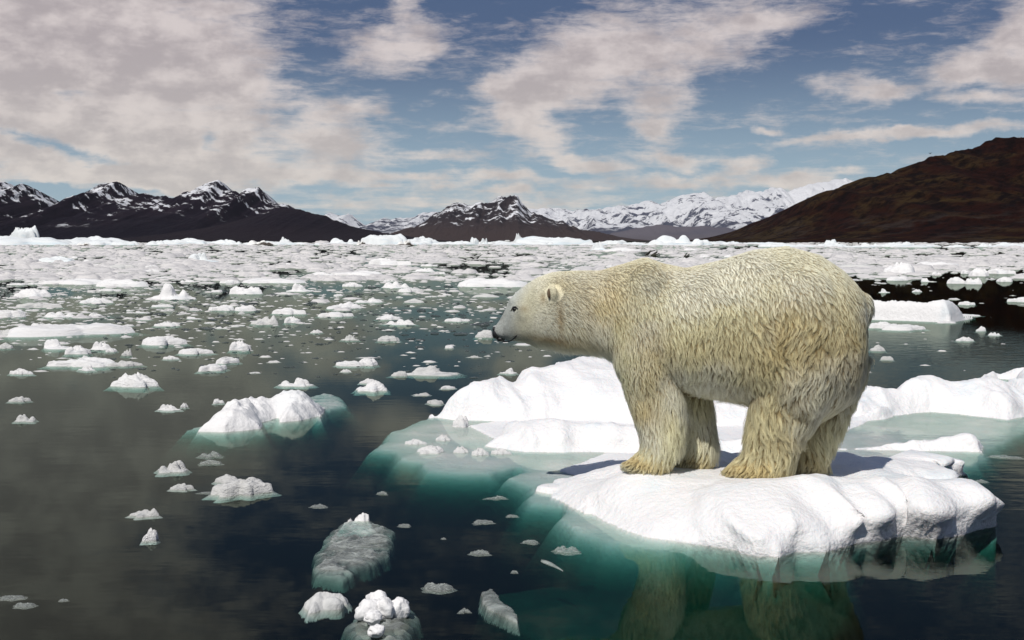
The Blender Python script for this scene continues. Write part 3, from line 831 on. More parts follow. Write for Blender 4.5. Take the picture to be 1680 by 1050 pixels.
# lumps frozen loosely on the drowned shelf
LN = ['upright smooth ice lump nearest the tip of the back ridge', 'round smooth ice lump below the upright one', 'oval lying lump nearest the drowned tip of the shelf', 'long double lump lying on the front of the shelf', 'round lump right of the long double one', 'squarish lump in the middle of the shelf front', 'oval lump at the right end of the lump row']
for (lx, ly, lw, lh), lab in zip(LUMPS[:7], LN):
    chunk(lx, ly, lw, lh, 'mound', lab + ', on the turquoise shelf', group='ice lumps resting on the turquoise shelf')

def blob(name, c, ax, seed, mat, parent, n=26):
    """A worn, slightly dented lump."""
    vs, fs = [], []
    for i in range(n):
        a = math.pi * (i + .5) / n
        for j in range(n * 2):
            b = math.pi * j / n
            vs.append((math.sin(a) * math.cos(b), math.sin(a) * math.sin(b), math.cos(a)))
    v = np.array(vs)
    v = v * (1 + .42 * fbm(v, 1.1, 3, seed) + .10 * fbm(v, 4, 4, seed + 2, .6, True))[:, None] * np.array(ax) * np.array([1.15, .9, 1])
    m2 = n * 2
    for i in range(n - 1):
        for j in range(m2):
            fs.append((i * m2 + j, (i + 1) * m2 + j, (i + 1) * m2 + (j + 1) % m2, i * m2 + (j + 1) % m2))
    fs += [tuple(range(m2)), tuple(range((n - 1) * m2, n * m2))[::-1]]
    a = random.Random(seed).uniform(-.7, .7)
    v = np.stack([v[:, 0] * math.cos(a) - v[:, 1] * math.sin(a), v[:, 0] * math.sin(a) + v[:, 1] * math.cos(a), v[:, 2]], 1)
    return obj(name, make_mesh(name, v, fs, mat), c - np.array(parent.location), parent)

# ------------------------------------------------------------------ height field floes
def field_floe(name, polys, lumps, mat, label, res=0.02, pad=0.5, seed=0, category='ice floe', rough=0.05, floor=-0.9, parent=None, gran=5.0, slope=.55, bumps=()):
    A = np.concatenate([np.array(p[0])[:, :2] for p in polys])
    lo, hi = A.min(0) - pad, A.max(0) + pad
    X, Y = np.arange(lo[0], hi[0], res), np.arange(lo[1], hi[1], res)
    xx, yy = np.meshgrid(X, Y)
    q = np.stack([xx.ravel(), yy.ravel()], 1)
    qq = q + np.stack([fbm(q, gran * .6, 4, seed), fbm(q, gran * .6, 4, seed + 1)], 1) * 0.05
    h = np.full(len(q), -3.0)
    for (poly, H, w, sl) in polys:
        sd, g = poly_sd(qq, poly)
        if H > 0:
            hh = np.where(sd > 0, H * (1 - np.exp(-np.clip(sd, 0, None) / w)) + rough * fbm(q, gran, 5, seed + 4, .6, True) * sstep(sd, 0, w * 2) + 0.01, sd * sl)
        else:
            hh = np.where(sd > 0, H + 0.03 * fbm(q, gran, 4, seed + 5, .6, True) - 0.04 * np.exp(-np.clip(sd, 0, None) / .05), H - .04 + sd * sl)
        h = np.maximum(h, hh)
    for (cx, cy, rx, ry, hh) in bumps:
        d = np.sqrt(((q[:, 0] - cx) / rx) ** 2 + ((q[:, 1] - cy) / ry) ** 2) + .45 * fbm(q, gran * .8, 4, seed + 9)
        h = h + hh * sstep(1.25 - d, 0, 1) * (h > 0.02)
    for (cx, cy, rx, ry, hh) in lumps:
        d = np.sqrt(((q[:, 0] - cx) / rx) ** 2 + ((q[:, 1] - cy) / ry) ** 2) + .12 * fbm(q, gran * 1.5, 3, seed + 8)
        h = np.maximum(h, np.where(d < 1, hh * np.sqrt(np.clip(1 - d * d, 0, 1)), -3))
    h = np.maximum(h, floor)
    f = grid_faces(*xx.shape)
    f = f[(h[f] > floor + .02).any(1)]
    ix = np.unique(f)
    rm = np.full(len(q), -1)
    rm[ix] = np.arange(len(ix))
    c = np.array([(lo[0] + hi[0]) / 2, (lo[1] + hi[1]) / 2, 0])
    v = np.stack([q[:, 0], q[:, 1], h], 1)[ix] - c
    t = dict(label=label, category=category) if not parent else {}
    if parent:
        c = c - np.array(parent.location)
    return obj(name, make_mesh(name, v, rm[f], mat), c, parent, **t)

crag = WP([(326, 708, 0), (370, 709, 0), (425, 703, 0), (430, 690, .02), (455, 682, .02), (462, 693, 0), (490, 690, 0), (527, 682, 0), (522, 672, .1), (533, 655, .1), (520, 645, .2), (500, 636, .25), (470, 638, .25), (430, 641, .25), (400, 646, .22), (380, 660, .12), (350, 688, .05)])
cragsub = WP([(305, 710, -.06), (330, 716, -.1), (440, 710, -.1), (520, 690, -.1), (572, 678, -.1), (560, 660, -.1), (530, 655, -.1), (400, 680, -.05), (330, 700, -.05)])
field_floe('ice_floe', [(crag, .15, .10, 1.6), (cragsub, -.025, .2, 1.0)], [], M_CHUNK, 'craggy white floe with an arched notch and teal foot, alone left of the bear', bumps=[(W(a, b, .1)[0], W(a, b, .1)[1], c, d, e * .22) for a, b, c, d, e in ((392, 678, .17, .2, .22), (412, 662, .2, .2, .27), (446, 662, .2, .18, .25), (478, 664, .18, .2, .24), (503, 652, .18, .22, .28), (372, 694, .16, .16, .15), (404, 694, .15, .16, .17), (470, 684, .2, .16, .16), (500, 676, .2, .16, .18), (440, 650, .24, .16, .26))], res=.016, seed=61, rough=.085, gran=6.5)
tab = WP([(1400, 521, 0), (1440, 523, 0), (1520, 526, 0), (1580, 525, 0), (1600, 518, .05), (1592, 510, .2), (1560, 508, .3), (1500, 506, .3), (1400, 503, .3)])
tabsub = WP([(1390, 524, -.06), (1500, 531, -.1), (1570, 530, -.1), (1590, 520, -.1), (1400, 518, -.1)])
field_floe('ice_floe', [(tab, .52, .12, 1.5), (tabsub, -.05, .2, 1.2)], [], M_CHUNK, 'thick tabular white block on black water behind the bear rump', res=.05, seed=71, rough=.09, gran=1.6)
# clear chunk with a white cap
cc = WP([(512, 928, 0), (520, 938, 0), (560, 944, 0), (620, 918, 0), (646, 895, 0), (648, 868, 0), (625, 856, 0), (600, 852, 0), (560, 855, 0), (540, 868, 0), (520, 895, 0)])
base = obj('ice_chunk', None, W(580, 895, 0), label='large grey clear ice chunk with a white crusty cap, in the dark foreground', category='ice chunk')
field_floe('clear_body', [(cc, -.006, .08, 4)], [], M_CLEAR, '', res=.008, pad=.1, seed=81, rough=.03, gran=11, floor=-.10, parent=base)
cap = WP([(566, 856, 0), (610, 852, 0), (610, 846, .03), (598, 843, .05), (572, 843, .05)])
field_floe('white_cap', [(cap, .11, .03, 2.0)], [], M_CHUNK, '', res=.006, pad=.08, seed=83, rough=.03, gran=14, floor=-.1, parent=base)
# small crag
cg = WP([(502, 995, 0), (512, 1006, 0), (570, 992, 0), (568, 985, 0), (545, 978, .03), (510, 980, .03)])
cgb = WP([(500, 1000, -.03), (512, 1014, -.05), (560, 1004, -.05), (572, 990, -.03), (510, 984, -.02)])
c1, c2, c3 = W(520, 984, .04), W(545, 984, .04), W(508, 990, .02)
field_floe('ice_chunk', [(cg, .05, .04, 1.5), (cgb, -.012, .05, 3)], [(c1[0], c1[1], .045, .05, .065), (c2[0], c2[1], .06, .045, .055), (c3[0], c3[1], .028, .03, .04)], M_GREY, 'small grey crag of ice with white knobs left of the white lump cluster', res=.006, pad=.15, seed=91, category='ice chunk', rough=.035, gran=13, floor=-.05)
# cluster of white lumps over a drowned grey body
cb = WP([(566, 1035, -.03), (580, 1060, -.05), (660, 1075, -.05), (688, 1030, -.04), (680, 1000, -.03), (650, 985, -.02), (600, 990, -.02)])
base = obj('ice_chunk', None, W(630, 1010, 0), label='cluster of smooth white ice lumps on a drowned grey body at the bottom edge', category='ice chunk')
field_floe('drowned_body', [(cb, -.012, .1, 3)], [], M_CLEAR, '', res=.012, pad=.1, seed=95, floor=-.10, gran=10, parent=base)
for (lx, ly, rx, ry, hz) in [(606, 1010, .062, .05, .10), (622, 1000, .058, .045, .12), (632, 1008, .045, .06, .12), (655, 1004, .045, .055, .10), (618, 1038, .036, .035, .05), (612, 1018, .04, .035, .06)]:
    q = W(lx, ly, .02)
    blob('white_lump', q + np.array([0, 0, hz * .2]), (rx, ry, hz * .55), int(lx), M_CHUNK, base)
# glassy lump at the foot of the slab
gb = WP([(788, 975, 0), (800, 1000, 0), (845, 1022, 0), (850, 1012, 0), (820, 985, 0), (806, 968, 0)])
field_floe('ice_chunk', [(gb, .012, .05, 3)], [], M_CLEAR, 'glassy clear lump with bright bubbles below the front of the big floe', res=.008, pad=.15, seed=99, category='ice chunk', rough=.02, gran=12, floor=-.06)

# ------------------------------------------------------------------ scattered chunks and the far brash
def cover(px, py):
    """How densely the water is strewn with ice towards (px, py), 0 to 1."""
    c = 0.0
    edge = 425 + 12 * math.sin(px * .006) + (px < 420) * (420 - px) * .16
    c = 1.0 - sstep(py, edge, edge + 60 + (px < 700) * 40)
    c = max(float(c), (0.38 + .26 * (px < 420)) * float(1 - sstep(py, 480, 610)) * (px < 900))
    for (ax, ay, rx, ry, s) in [(450, 448, 110, 11, .9), (770, 440, 120, 13, .92), (370, 480, 70, 14, .8), (1560, 462, 190, 22, .9), (620, 462, 120, 10, .3), (180, 483, 60, 6, .7)]:
        d = ((px - ax) / rx) ** 2 + ((py - ay) / ry) ** 2
        c *= 1 - s * math.exp(-d)
    if px > 1350 and py > 470:
        c *= .12
    if px < 420 and py > 600:
        c *= .4
    return c

def clear_of(px, py, w):
    for (a, b, c, d) in TAKEN:
        if abs(px - a) < (w + c) * .52 and abs(py - b) < 4 + .25 * d:
            return False
    return True

G_L = 'small chunks drifting in the loose brash left of the bear'
G_R = 'small chunks drifting on the black water behind the bear rump'
L_L = 'one of the small white chunks drifting loose among brash left of the bear'
L_R = 'one of the small white chunks drifting on black water behind the bear rump'
n_ind = 0
tries = 0
while n_ind < 175 and tries < 20000:
    tries += 1
    if n_ind > 30 and rnd.random() < .6:                 # most drift in loose strings beside another piece
        a = TAKEN[-rnd.randint(1, 12)]
        px, py = a[0] + rnd.gauss(0, 45), a[1] + rnd.gauss(0, 5)
    else:
        px = rnd.uniform(-5, 1685)
        py = 436 + 205 * rnd.random() ** 1.6
    if 830 < px < 1440 and py > 440 or rnd.random() > cover(px, py) + .04:
        continue
    k = (py - 394) / 100
    w = min(60, max(9, rnd.lognormvariate(math.log(21 * (0.75 + .2 * k)), .65)))
    if py > 540:
        w *= .5
    h = w * rnd.uniform(.10, .30) * (20 / max(w, 20)) ** .5
    if not clear_of(px, py, w):
        continue
    kd = rnd.choice(['mound', 'slab', 'slab', 'slab', 'lumps', 'lumps'])
    right = px > 1100
    chunk(px, py, w, h * .9, kd, L_R if right else L_L, G_R if right else G_L, grey=rnd.random() < .35)
    n_ind += 1
print('chunks', n_ind)

def scatter(name, n, sampler, mat, nr, ns, seed):
    rg = np.random.default_rng(seed)
    protos = []
    for i in range(10):
        me = chunk_mesh('tmp', seed + i, KINDS[i % 4], None, nr, ns, .3)
        v = np.array([q.co[:] for q in me.vertices])
        f = [tuple(q.vertices) for q in me.polygons]
        protos.append((v, f))
        bpy.data.meshes.remove(me)
    V, F, off = [], [], 0
    for _ in range(n):
        s = sampler(rg)
        if s is None:
            continue
        px, py, w, h, dep = s
        c = W(px, py, 0)
        sc = np.linalg.norm(c[:2]) / F_PX
        v, f = protos[rg.integers(10)]
        a = rg.uniform(-.3, .3) + (math.pi if rg.random() < .5 else 0)
        q = v * np.array([w * sc, dep * sc, h * sc])
        q = np.stack([q[:, 0] * math.cos(a) - q[:, 1] * math.sin(a), q[:, 0] * math.sin(a) + q[:, 1] * math.cos(a), q[:, 2]], 1) + c
        V.append(q)
        F += [tuple(i + off for i in t) for t in f]
        off += len(q)
    return obj(name, make_mesh(name, np.concatenate(V), F, mat), kind='stuff')

def s_far(rg):
    py = 398.5 + 62 * rg.random() ** 1.5
    px = rg.uniform(-420, 2100)
    if rg.random() > cover(px, py) * (.55 + .45 * float(vnoise(np.array([px * .012, py * .16, 3.]))) ):
        return None
    k = (py - 394)
    w = min(60, 3 + rg.lognormal(math.log(1.6 + k * .2), .65))
    return px, py, w, w * rg.uniform(.05, .19), w * rg.uniform(.6, 1.2)
scatter('brash_ice', 29000, s_far, M_BRASH, 5, 14, 3000)

def s_near(rg):
    py = 425 + 190 * rg.random() ** 1.7
    px = rg.uniform(-260, 1940)
    if 1000 < px < 1380 and py > 470 or rg.random() > cover(px, py) * 1.15 + .02:
        return None
    w = rg.lognormal(math.log(5.5), .6)
    return px, py, w, w * rg.uniform(.06, .17), w * .8
scatter('brash_ice', 18500, s_near, M_BRASH, 4, 11, 4000)

def s_dark(rg):
    py = 470 + 150 * rg.random() ** 1.3
    px = rg.uniform(150, 870)
    if rg.random() > 0.25 + .75 * math.exp(-((py - 525) / 40) ** 2):
        return None
    w = rg.lognormal(math.log(8), .5)
    return px, py, w, w * .10 + .4, w * .6
scatter('clear_brash', 900, s_dark, M_DARKICE, 4, 9, 5000)

# ------------------------------------------------------------------ icebergs along the far ice edge
def berg(px, base, w, h, kind, label, group=None, dirty=False, i=0):
    me = BERGD[i % 2] if dirty else BERGV[kind][i % 4]
    chunk(px, base, w, h, kind, label, group, yaw=rnd.uniform(-.3, .3), depth=w * .5, mesh=me, name='iceberg', category='iceberg')
BG = [
    (38, 402, 150, 15, 'mound', 'broad grey white berg base under the tall blue block at far left', 1),
    (42, 401.5, 42, 31, 'slab', 'tall pale blue iceberg block, tallest on the far left ice line', 2),
    (18, 401.4, 30, 16, 'peak', 'small blue ice shoulder beside the tall block at far left', 0),
    (155, 401.5, 110, 15, 'mound', 'long low bluish berg with dark flecks below the left peaks', 3),
    (310, 401, 66, 11, 'slab', 'pale blue flat berg below the twin dark peaks', 1),
    (372, 401, 70, 9, 'lumps', 'bumpy low berg right of the pale blue flat one', 0),
    (468, 401, 20, 13, 'peak', 'small pointed white iceberg like a tent on the ice line', 2),
    (560, 401, 60, 11, 'lumps', 'craggy white berg left of the big flat topped one', 1),
    (632, 401.5, 74, 19, 'slab', 'big flat topped white berg below the gap between mountains', 2),
    (692, 401, 56, 15, 'mound', 'sloping white berg right of the big flat topped one', 3),
    (778, 401, 12, 13, 'slab', 'small upright white ice tower below the brown mountain', 0),
    (794, 401, 18, 11, 'lumps', 'squat ice block beside the small upright tower', 2),
    (851, 400, 13, 19, 'peak', 'slim leaning white ice spire below the brown mountain', 1),
    (905, 401.5, 110, 15, 'slab', 'long tabular iceberg with a grey side right of the spire', 0),
    (868, 401.5, 40, 12, 'peak', 'ridged ice heap between spire and tabular berg', 3),
    (1100, 402, 96, 17, 'lumps', 'craggy bluish iceberg heap above the bear shoulder', 2),
    (1150, 402, 34, 11, 'mound', 'low blue berg right of the craggy heap', 1),
    (1358, 404, 34, 12, 'peak', 'pale berg with a blue top left of the bear rump line', 3),
    (1475, 405, 46, 9, 'mound', 'white arched berg on the ice line under the dark hill', 0),
    (1425, 405, 40, 7, 'lumps', 'low rubbly berg left of the white arched one', 1),
    (984, 411, 30, 16, 'lumps', 'rough ice heap nearer than the ice line above the bear neck', 0),
    (95, 430, 60, 10, 'slab', 'wide white floe berg in the dense left brash', 1),
    (330, 430, 52, 16, 'lumps', 'blue white ice heap in the dense brash below the dark headland', 3),
]
for (px, b, w, h, k, lab, i) in BG:
    berg(px, b, w, h, k, lab, i=i)
for n_, (px, b, w, h, lab) in enumerate([(430, 402, 46, 8, 'dirt streaked brown and white berg left of the pointed one'), (662, 402.5, 36, 9, 'mud streaked ice foot in front of the big flat topped berg'), (594, 402, 16, 8, 'dark flecked ice block just left of the big flat topped berg'), (135, 403, 34, 5, 'dirty brown ice strip in front of the long low bluish berg')]):
    berg(px, b, w, h, 'lumps', lab, dirty=True, i=n_)
for i in range(44):
    px = -30 + i * 40 + rnd.uniform(-14, 14)
    b = 400.5 + (4 if px > 1250 else 0) + rnd.uniform(0, 1.5)
    berg(px, b, rnd.uniform(34, 70), rnd.uniform(3.5, 8.5), rnd.choice(KINDS[:4]), 'one of the low white bergs filling the far ice line between the larger ones', 'low bergs filling the far ice line', i=i)

# dark debris on the far ice: birds or driftwood read as dark marks
m, nt, out = new_mat('dark_wood')
p = nd(nt, 'ShaderNodeBsdfPrincipled')
tc = nd(nt, 'ShaderNodeTexCoord').outputs['Object']
link(nt, mixc(nt, noise(nt, tc, 3, 4), (0.03, 0.035, 0.025), (0.06, 0.06, 0.045)), p.inputs['Base Color'])
p.inputs['Roughness'].default_value = .9
link(nt, p.outputs[0], out.inputs[0])
M_WOOD = m

def tube(path, rad, ns=8):
    path = np.asarray(path, float)
    n = len(path)
    vs, fs = [], []
    for i in range(n):
        t = path[min(i + 1, n - 1)] - path[max(i - 1, 0)]
        t = t / np.linalg.norm(t)
        a = np.cross(t, [0.3, 1, .2]); a /= np.linalg.norm(a)
        b = np.cross(t, a)
        for j in range(ns):
            q = j / ns * 2 * math.pi
            vs.append(path[i] + rad[i] * (a * math.cos(q) + b * math.sin(q)))
    for i in range(n - 1):
        for j in range(ns):
            fs.append((i * ns + j, i * ns + (j + 1) % ns, (i + 1) * ns + (j + 1) % ns, (i + 1) * ns + j))
    fs += [tuple(range(ns))[::-1], tuple(range((n - 1) * ns, n * ns))]
    return np.array(vs), fs

def join(parts):
    V, F, o = [], [], 0
    for v, f in parts:
        V.append(v); F += [tuple(i + o for i in t) for t in f]; o += len(v)
    return np.concatenate(V), F

def driftwood(px, py, w, h, label, seed):
    c = W(px, py, 0)
    s = c[1] / F_PX
    r_ = np.random.default_rng(seed)
    parts = []
    for k in range(5):
        a = np.array([r_.uniform(-.5, .1) * w * s, r_.uniform(-.1, .1), 0.02 * h * s])
        b = a + np.array([r_.uniform(.3, .8) * w * s, 0, r_.uniform(.3, .95) * h * s])
        mid = (a + b) / 2 + r_.normal(0, .06 * w * s, 3)
        parts.append(tube([a, mid, b], [.11 * h * s, .10 * h * s, .06 * h * s]))
    v, f = join(parts)
    obj('driftwood', make_mesh('driftwood', v, f, M_WOOD), c, label=label, category='driftwood')
driftwood(1068, 419, 20, 11, 'dark branching snag on the far ice above the bear shoulder', 5)
driftwood(1126, 424, 12, 11, 'dark grey stump on the far ice above the bear back', 8)

# small dark bird over the hill
m, nt, out = new_mat('bird_feathers')
p = nd(nt, 'ShaderNodeBsdfPrincipled')
p.inputs['Base Color'].default_value = (0.02, 0.02, 0.022, 1)
link(nt, p.outputs[0], out.inputs[0])
def bird():
    c = DY(1526, 252, 260)
    n = 14
    T = np.linspace(0, 1, n)
    bx = np.stack([T * .5 - .25, 0 * T, 0.03 * np.sin(T * 3)], 1)
    body = tube(bx, .09 * np.sin(np.pi * (T * .93 + .04)) ** .7 + .004, 10)
    root = obj('bird', make_mesh('bird', body[0], body[1], m), c, label='tiny dark bird flying in the sky just over the dark hill crest', category='bird')
    for s in (-1, 1):
        vs, fs = [], []
        for i in range(9):
            t = i / 8
            y = s * (.05 + .55 * t)
            z = .02 + .22 * math.sin(t * 2.2)
            ch = .18 * (1 - t ** 2.2) + .01
            x = .02 + .10 * t
            vs += [(x - ch / 2, y, z), (x, y, z + .022 * (1 - t)), (x + ch / 2, y, z), (x, y, z - .008 * (1 - t) - .002)]
        for i in range(8):
            for j in range(4):
                fs.append((i * 4 + j, i * 4 + (j + 1) % 4, i * 4 + 4 + (j + 1) % 4, i * 4 + 4 + j))
        obj('wing', make_mesh('wing', np.array(vs), fs, m), parent=root)
    root.rotation_euler = (0, 0, .6)
bird()

# ------------------------------------------------------------------ the polar bear
def ring_loft(rings):
    """rings: (centre, half-axis vector a, half-axis vector b); returns a closed loft."""
    ns = 28
    vs, fs = [], []
    for (c, a, b) in rings:
        for j in range(ns):
            t = j / ns * 2 * math.pi
            ct, st = math.cos(t), math.sin(t)
            ex = 2 / 2.25
            vs.append(c + a * (abs(ct) ** ex * (1 if ct >= 0 else -1)) + b * (abs(st) ** ex * (1 if st >= 0 else -1)))
    n = len(rings)
    for i in range(n - 1):
        for j in range(ns):
            fs.append((i * ns + j, i * ns + (j + 1) % ns, (i + 1) * ns + (j + 1) % ns, (i + 1) * ns + j))
    for i, sgn in ((0, 1), (n - 1, -1)):
        vs.append(rings[i][0])
        k = len(vs) - 1
        for j in range(ns):
            q = (i * ns + j, i * ns + (j + 1) % ns, k)
            fs.append(q[::-1] if sgn > 0 else q)
    return np.array(vs), fs

TRUNK = [   # (top px, py) (bottom px, py) half width
    (1422, 505, 1420, 560, .10), (1415, 480, 1417, 610, .22), (1402, 463, 1406, 645, .30), (1380, 442, 1388, 660, .355), (1343, 418, 1350, 680, .395), (1290, 404, 1290, 680, .42), (1235, 411, 1232, 655, .405), (1180, 428, 1182, 645, .395), (1125, 440, 1128, 635, .385),
    (1090, 433, 1085, 630, .365), (1058, 422, 1042, 618, .33), (1020, 434, 1014, 590, .285), (985, 444, 987, 577, .24), (945, 444, 947, 573, .205), (908, 446, 912, 571, .185), (882, 455, 888, 568, .17), (862, 468, 872, 564, .148), (847, 480, 858, 560, .120),
    (837, 492, 849, 559, .094), (829, 510, 839, 559, .070), (820, 525, 829, 557, .058), (814, 533, 820, 554, .052), (810, 540, 813, 550, .036)]
rings = []
for (ax, ay, bx, by, hw) in TRUNK:
    a, b = BP(ax, ay), BP(bx, by)
    rings.append(((a + b) / 2, (a - b) / 2, N_ * hw * KB))
parts = [ring_loft(rings)]
for k, (lat, rows) in LEGS.items():
    rg = []
    for (l, r_, pl_, pr_, hw) in rows:
        a, b = BP(l, pl_, lat), BP(r_, pr_, lat)
        rg.append(((a + b) / 2, (b - a) / 2, N_ * hw * KB))
    parts.append(ring_loft(rg))
def ball(c, ax):
    """ellipsoid with half axes along E_, N_, Z"""
    rg = []
    for i in range(9):
        t = -1 + 2 * i / 8
        k = math.sqrt(max(0.02, 1 - t * t))
        rg.append((c + E_ * ax[0] * t * KB, ZV * ax[2] * k * KB, N_ * ax[1] * k * KB))
    return ring_loft(rg)
EAR = {sg: BP(907, 480, sg * .19) for sg in (-1, 1)}
for sg in (-1, 1):                                             # ears: rounded flaps standing off the head
    c = EAR[sg]
    up = ZV * .95 + N_ * sg * .12 - E_ * .10
    up = up / np.linalg.norm(up)
    wid = E_ * .75 + N_ * sg * .45
    wid = wid - up * (wid @ up); wid = wid / np.linalg.norm(wid)
    thk = np.cross(up, wid)
    rg_ = []
    for i in range(9):
        t = -1 + 2 * i / 8
        k = math.sqrt(max(.02, 1 - t * t))
        rg_.append((c + up * .068 * t, wid * .042 * k, thk * .022 * k))
    parts.append(ring_loft(rg_))
parts.append(ball(BP(1062, 545, -.235), (.185, .115, .46)))        # shoulder mass
parts.append(ball(BP(1062, 545, .235), (.185, .115, .46)))
parts.append(ball(BP(1318, 560, -.275), (.255, .145, .46)))        # haunches
parts.append(ball(BP(1332, 555, .275), (.25, .145, .44)))
parts.append(ball(BP(868, 512, -.10), (.09, .06, .09)))        # cheeks
parts.append(ball(BP(868, 512, .10), (.09, .06, .09)))
for sg in (-1, 1):
    parts.append(ball(BP(843, 495, sg * .062), (.038, .026, .030)))      # brow
    parts.append(ball(BP(829, 546, sg * .036), (.050, .030, .034)))      # upper lip
parts.append(ball(BP(1415, 505, 0), (.07, .07, .10)))          # stub tail
def toes(k, fx, py, n=5):
    lat = LEGS[k][0]
    for i in range(n):
        o = (i - (n - 1) / 2) * .048
        c = BP(fx + abs(i - (n - 1) / 2) * 3.5, py - 6, lat + o)
        parts.append(ball(c, (.05, .027, .036)))
toes('near_front', 1031, 771); toes('far_front', 1110, 768); toes('near_hind', 1200, 781); toes('far_hind', 1280, 777)
v, f = join(parts)
bear_o = P0 + np.array([0, 0, np.mean([c[2] for c in PAWS.values()])])
me = make_mesh('polar_bear', v - bear_o, f, None)
tmp = bpy.data.objects.new('tmp', me)
COL.objects.link(tmp)
rm = tmp.modifiers.new('r', 'REMESH')
rm.mode, rm.voxel_size = 'VOXEL', 0.015
sm = tmp.modifiers.new('s', 'SMOOTH')
sm.factor, sm.iterations = 0.5, 7
dg = bpy.context.evaluated_depsgraph_get()
bme = bpy.data.meshes.new_from_object(tmp.evaluated_get(dg))
bpy.data.objects.remove(tmp)
bme.polygons.foreach_set('use_smooth', np.ones(len(bme.polygons), bool))

def skin_mat():
    m, nt, out = new_mat('bear_skin')
    p = nd(nt, 'ShaderNodeBsdfPrincipled')
    a = nd(nt, 'ShaderNodeAttribute', _attribute_name='tint')
    tc = nd(nt, 'ShaderNodeTexCoord').outputs['Object']
    sp = smooth(nt, noise(nt, tc, 110, 4, .7), .36, .62)
    mu = nd(nt, 'ShaderNodeMix', _data_type='RGBA', _blend_type='MULTIPLY')
    mu.inputs[0].default_value = 1.0
    link(nt, a.outputs['Color'], mu.inputs[6])
    link(nt, mixc(nt, sp, (.62, .60, .58), (1.0, 1.0, 1.0)), mu.inputs[7])
    link(nt, mu.outputs[2], p.inputs['Base Color'])
    link(nt, bump(nt, noise(nt, tc, 160, 4, .7), .5, .004), p.inputs['Normal'])
    p.inputs['Roughness'].default_value = .8
    p.inputs['Specular IOR Level'].default_value = .1
    link(nt, p.outputs[0], out.inputs[0])
    return m
bme.materials.clear()
bme.materials.append(skin_mat())
bear = obj('polar_bear', bme, bear_o, label='large cream white polar bear standing side on upon the ice floe', category='polar bear')

# --- fur colours and lie, in side-view coordinates of the bear
def side(p):
    q = p + bear_o - P0
    s = q @ E_
    k = F_PX / B_Y
    return 1130 + s * k, 394 + (CAM_H - q[:, 2]) * k

def tint_of(p, root=False):
    U, V = side(p)
    cream = np.array([0.95, 0.91, 0.61])
    pale = np.array([0.97, 0.96, 0.79])
    tan = np.array([0.71, 0.56, 0.26])
    grey = np.array([0.70, 0.76, 0.76])
    n = fbm(p, 3.0, 4, 77) * .5 + .5
    n2 = fbm(p, 9.0, 3, 78) * .5 + .5
    c = cream + (pale - cream) * sstep(n, .45, .75)[:, None]
    top = sstep(V, 540, 440)  # back lightened in the colour, as light falling from above
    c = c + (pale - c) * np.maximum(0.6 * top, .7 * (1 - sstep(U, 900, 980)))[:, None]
    def spot(u, v_, ru, rv):
        return np.exp(-((U - u) / ru) ** 2 - ((V - v_) / rv) ** 2)
    st = 0.8 * spot(1310, 540, 70, 60) + .6 * spot(1270, 690, 60, 80) + .75 * spot(1000, 490, 50, 45) + .5 * spot(1080, 600, 30, 60) + .6 * spot(1065, 665, 30, 22) + 1.3 * spot(1235, 758, 60, 16) + 1.3 * spot(1065, 752, 60, 12) + .55 * spot(1140, 760, 40, 20) + .5 * spot(950, 560, 80, 12) + .6 * spot(1330, 755, 40, 30) + .35 * spot(1180, 560, 120, 40) + .45 * spot(1395, 560, 30, 80) + .3 * spot(920, 470, 25, 30) + .3 * spot(1060, 440, 60, 16)
    st = np.clip(st * (.25 + 1.0 * n2), 0, .8)
    c = c + (tan - c) * st[:, None]
    mz = 1 - sstep(U + (V - 530) * .25, 826, 862)
    cr = np.clip(.75 * spot(923, 522, 5, 24) + .8 * spot(908, 554, 42, 5) + .6 * spot(893, 489, 6, 9) + .5 * spot(858, 508, 9, 5), 0, .8)  # creases at cheek, jaw, ear and eye: shade put into the fur colour
    c = c + (np.array([0.46, 0.33, 0.15]) - c) * cr[:, None]
    c = c + (grey - c) * (mz * .85)[:, None]
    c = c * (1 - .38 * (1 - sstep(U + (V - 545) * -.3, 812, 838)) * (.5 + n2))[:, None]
    c = c + (grey - c) * (.4 * spot(1412, 500, 20, 18))[:, None]
    return np.clip(c, .02, .97)

nv = len(bme.vertices)
co = np.empty(nv * 3); bme.vertices.foreach_get('co', co); co = co.reshape(-1, 3)
no = np.empty(nv * 3); bme.vertices.foreach_get('normal', no); no = no.reshape(-1, 3)
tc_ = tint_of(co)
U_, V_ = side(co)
body_t = tc_ * (0.85 - .55 * sstep(U_, 838, 900))[:, None]  # skin colour darkened so gaps in the coat look shaded
for sg in (-1, 1):
    de = np.linalg.norm(co - (EAR[sg] - bear_o), axis=1)
    body_t = np.where((de < .075)[:, None], tc_ * .9, body_t)
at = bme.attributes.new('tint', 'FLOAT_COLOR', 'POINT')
at.data.foreach_set('color', np.concatenate([body_t, np.ones((nv, 1))], 1).ravel().astype(np.float32))

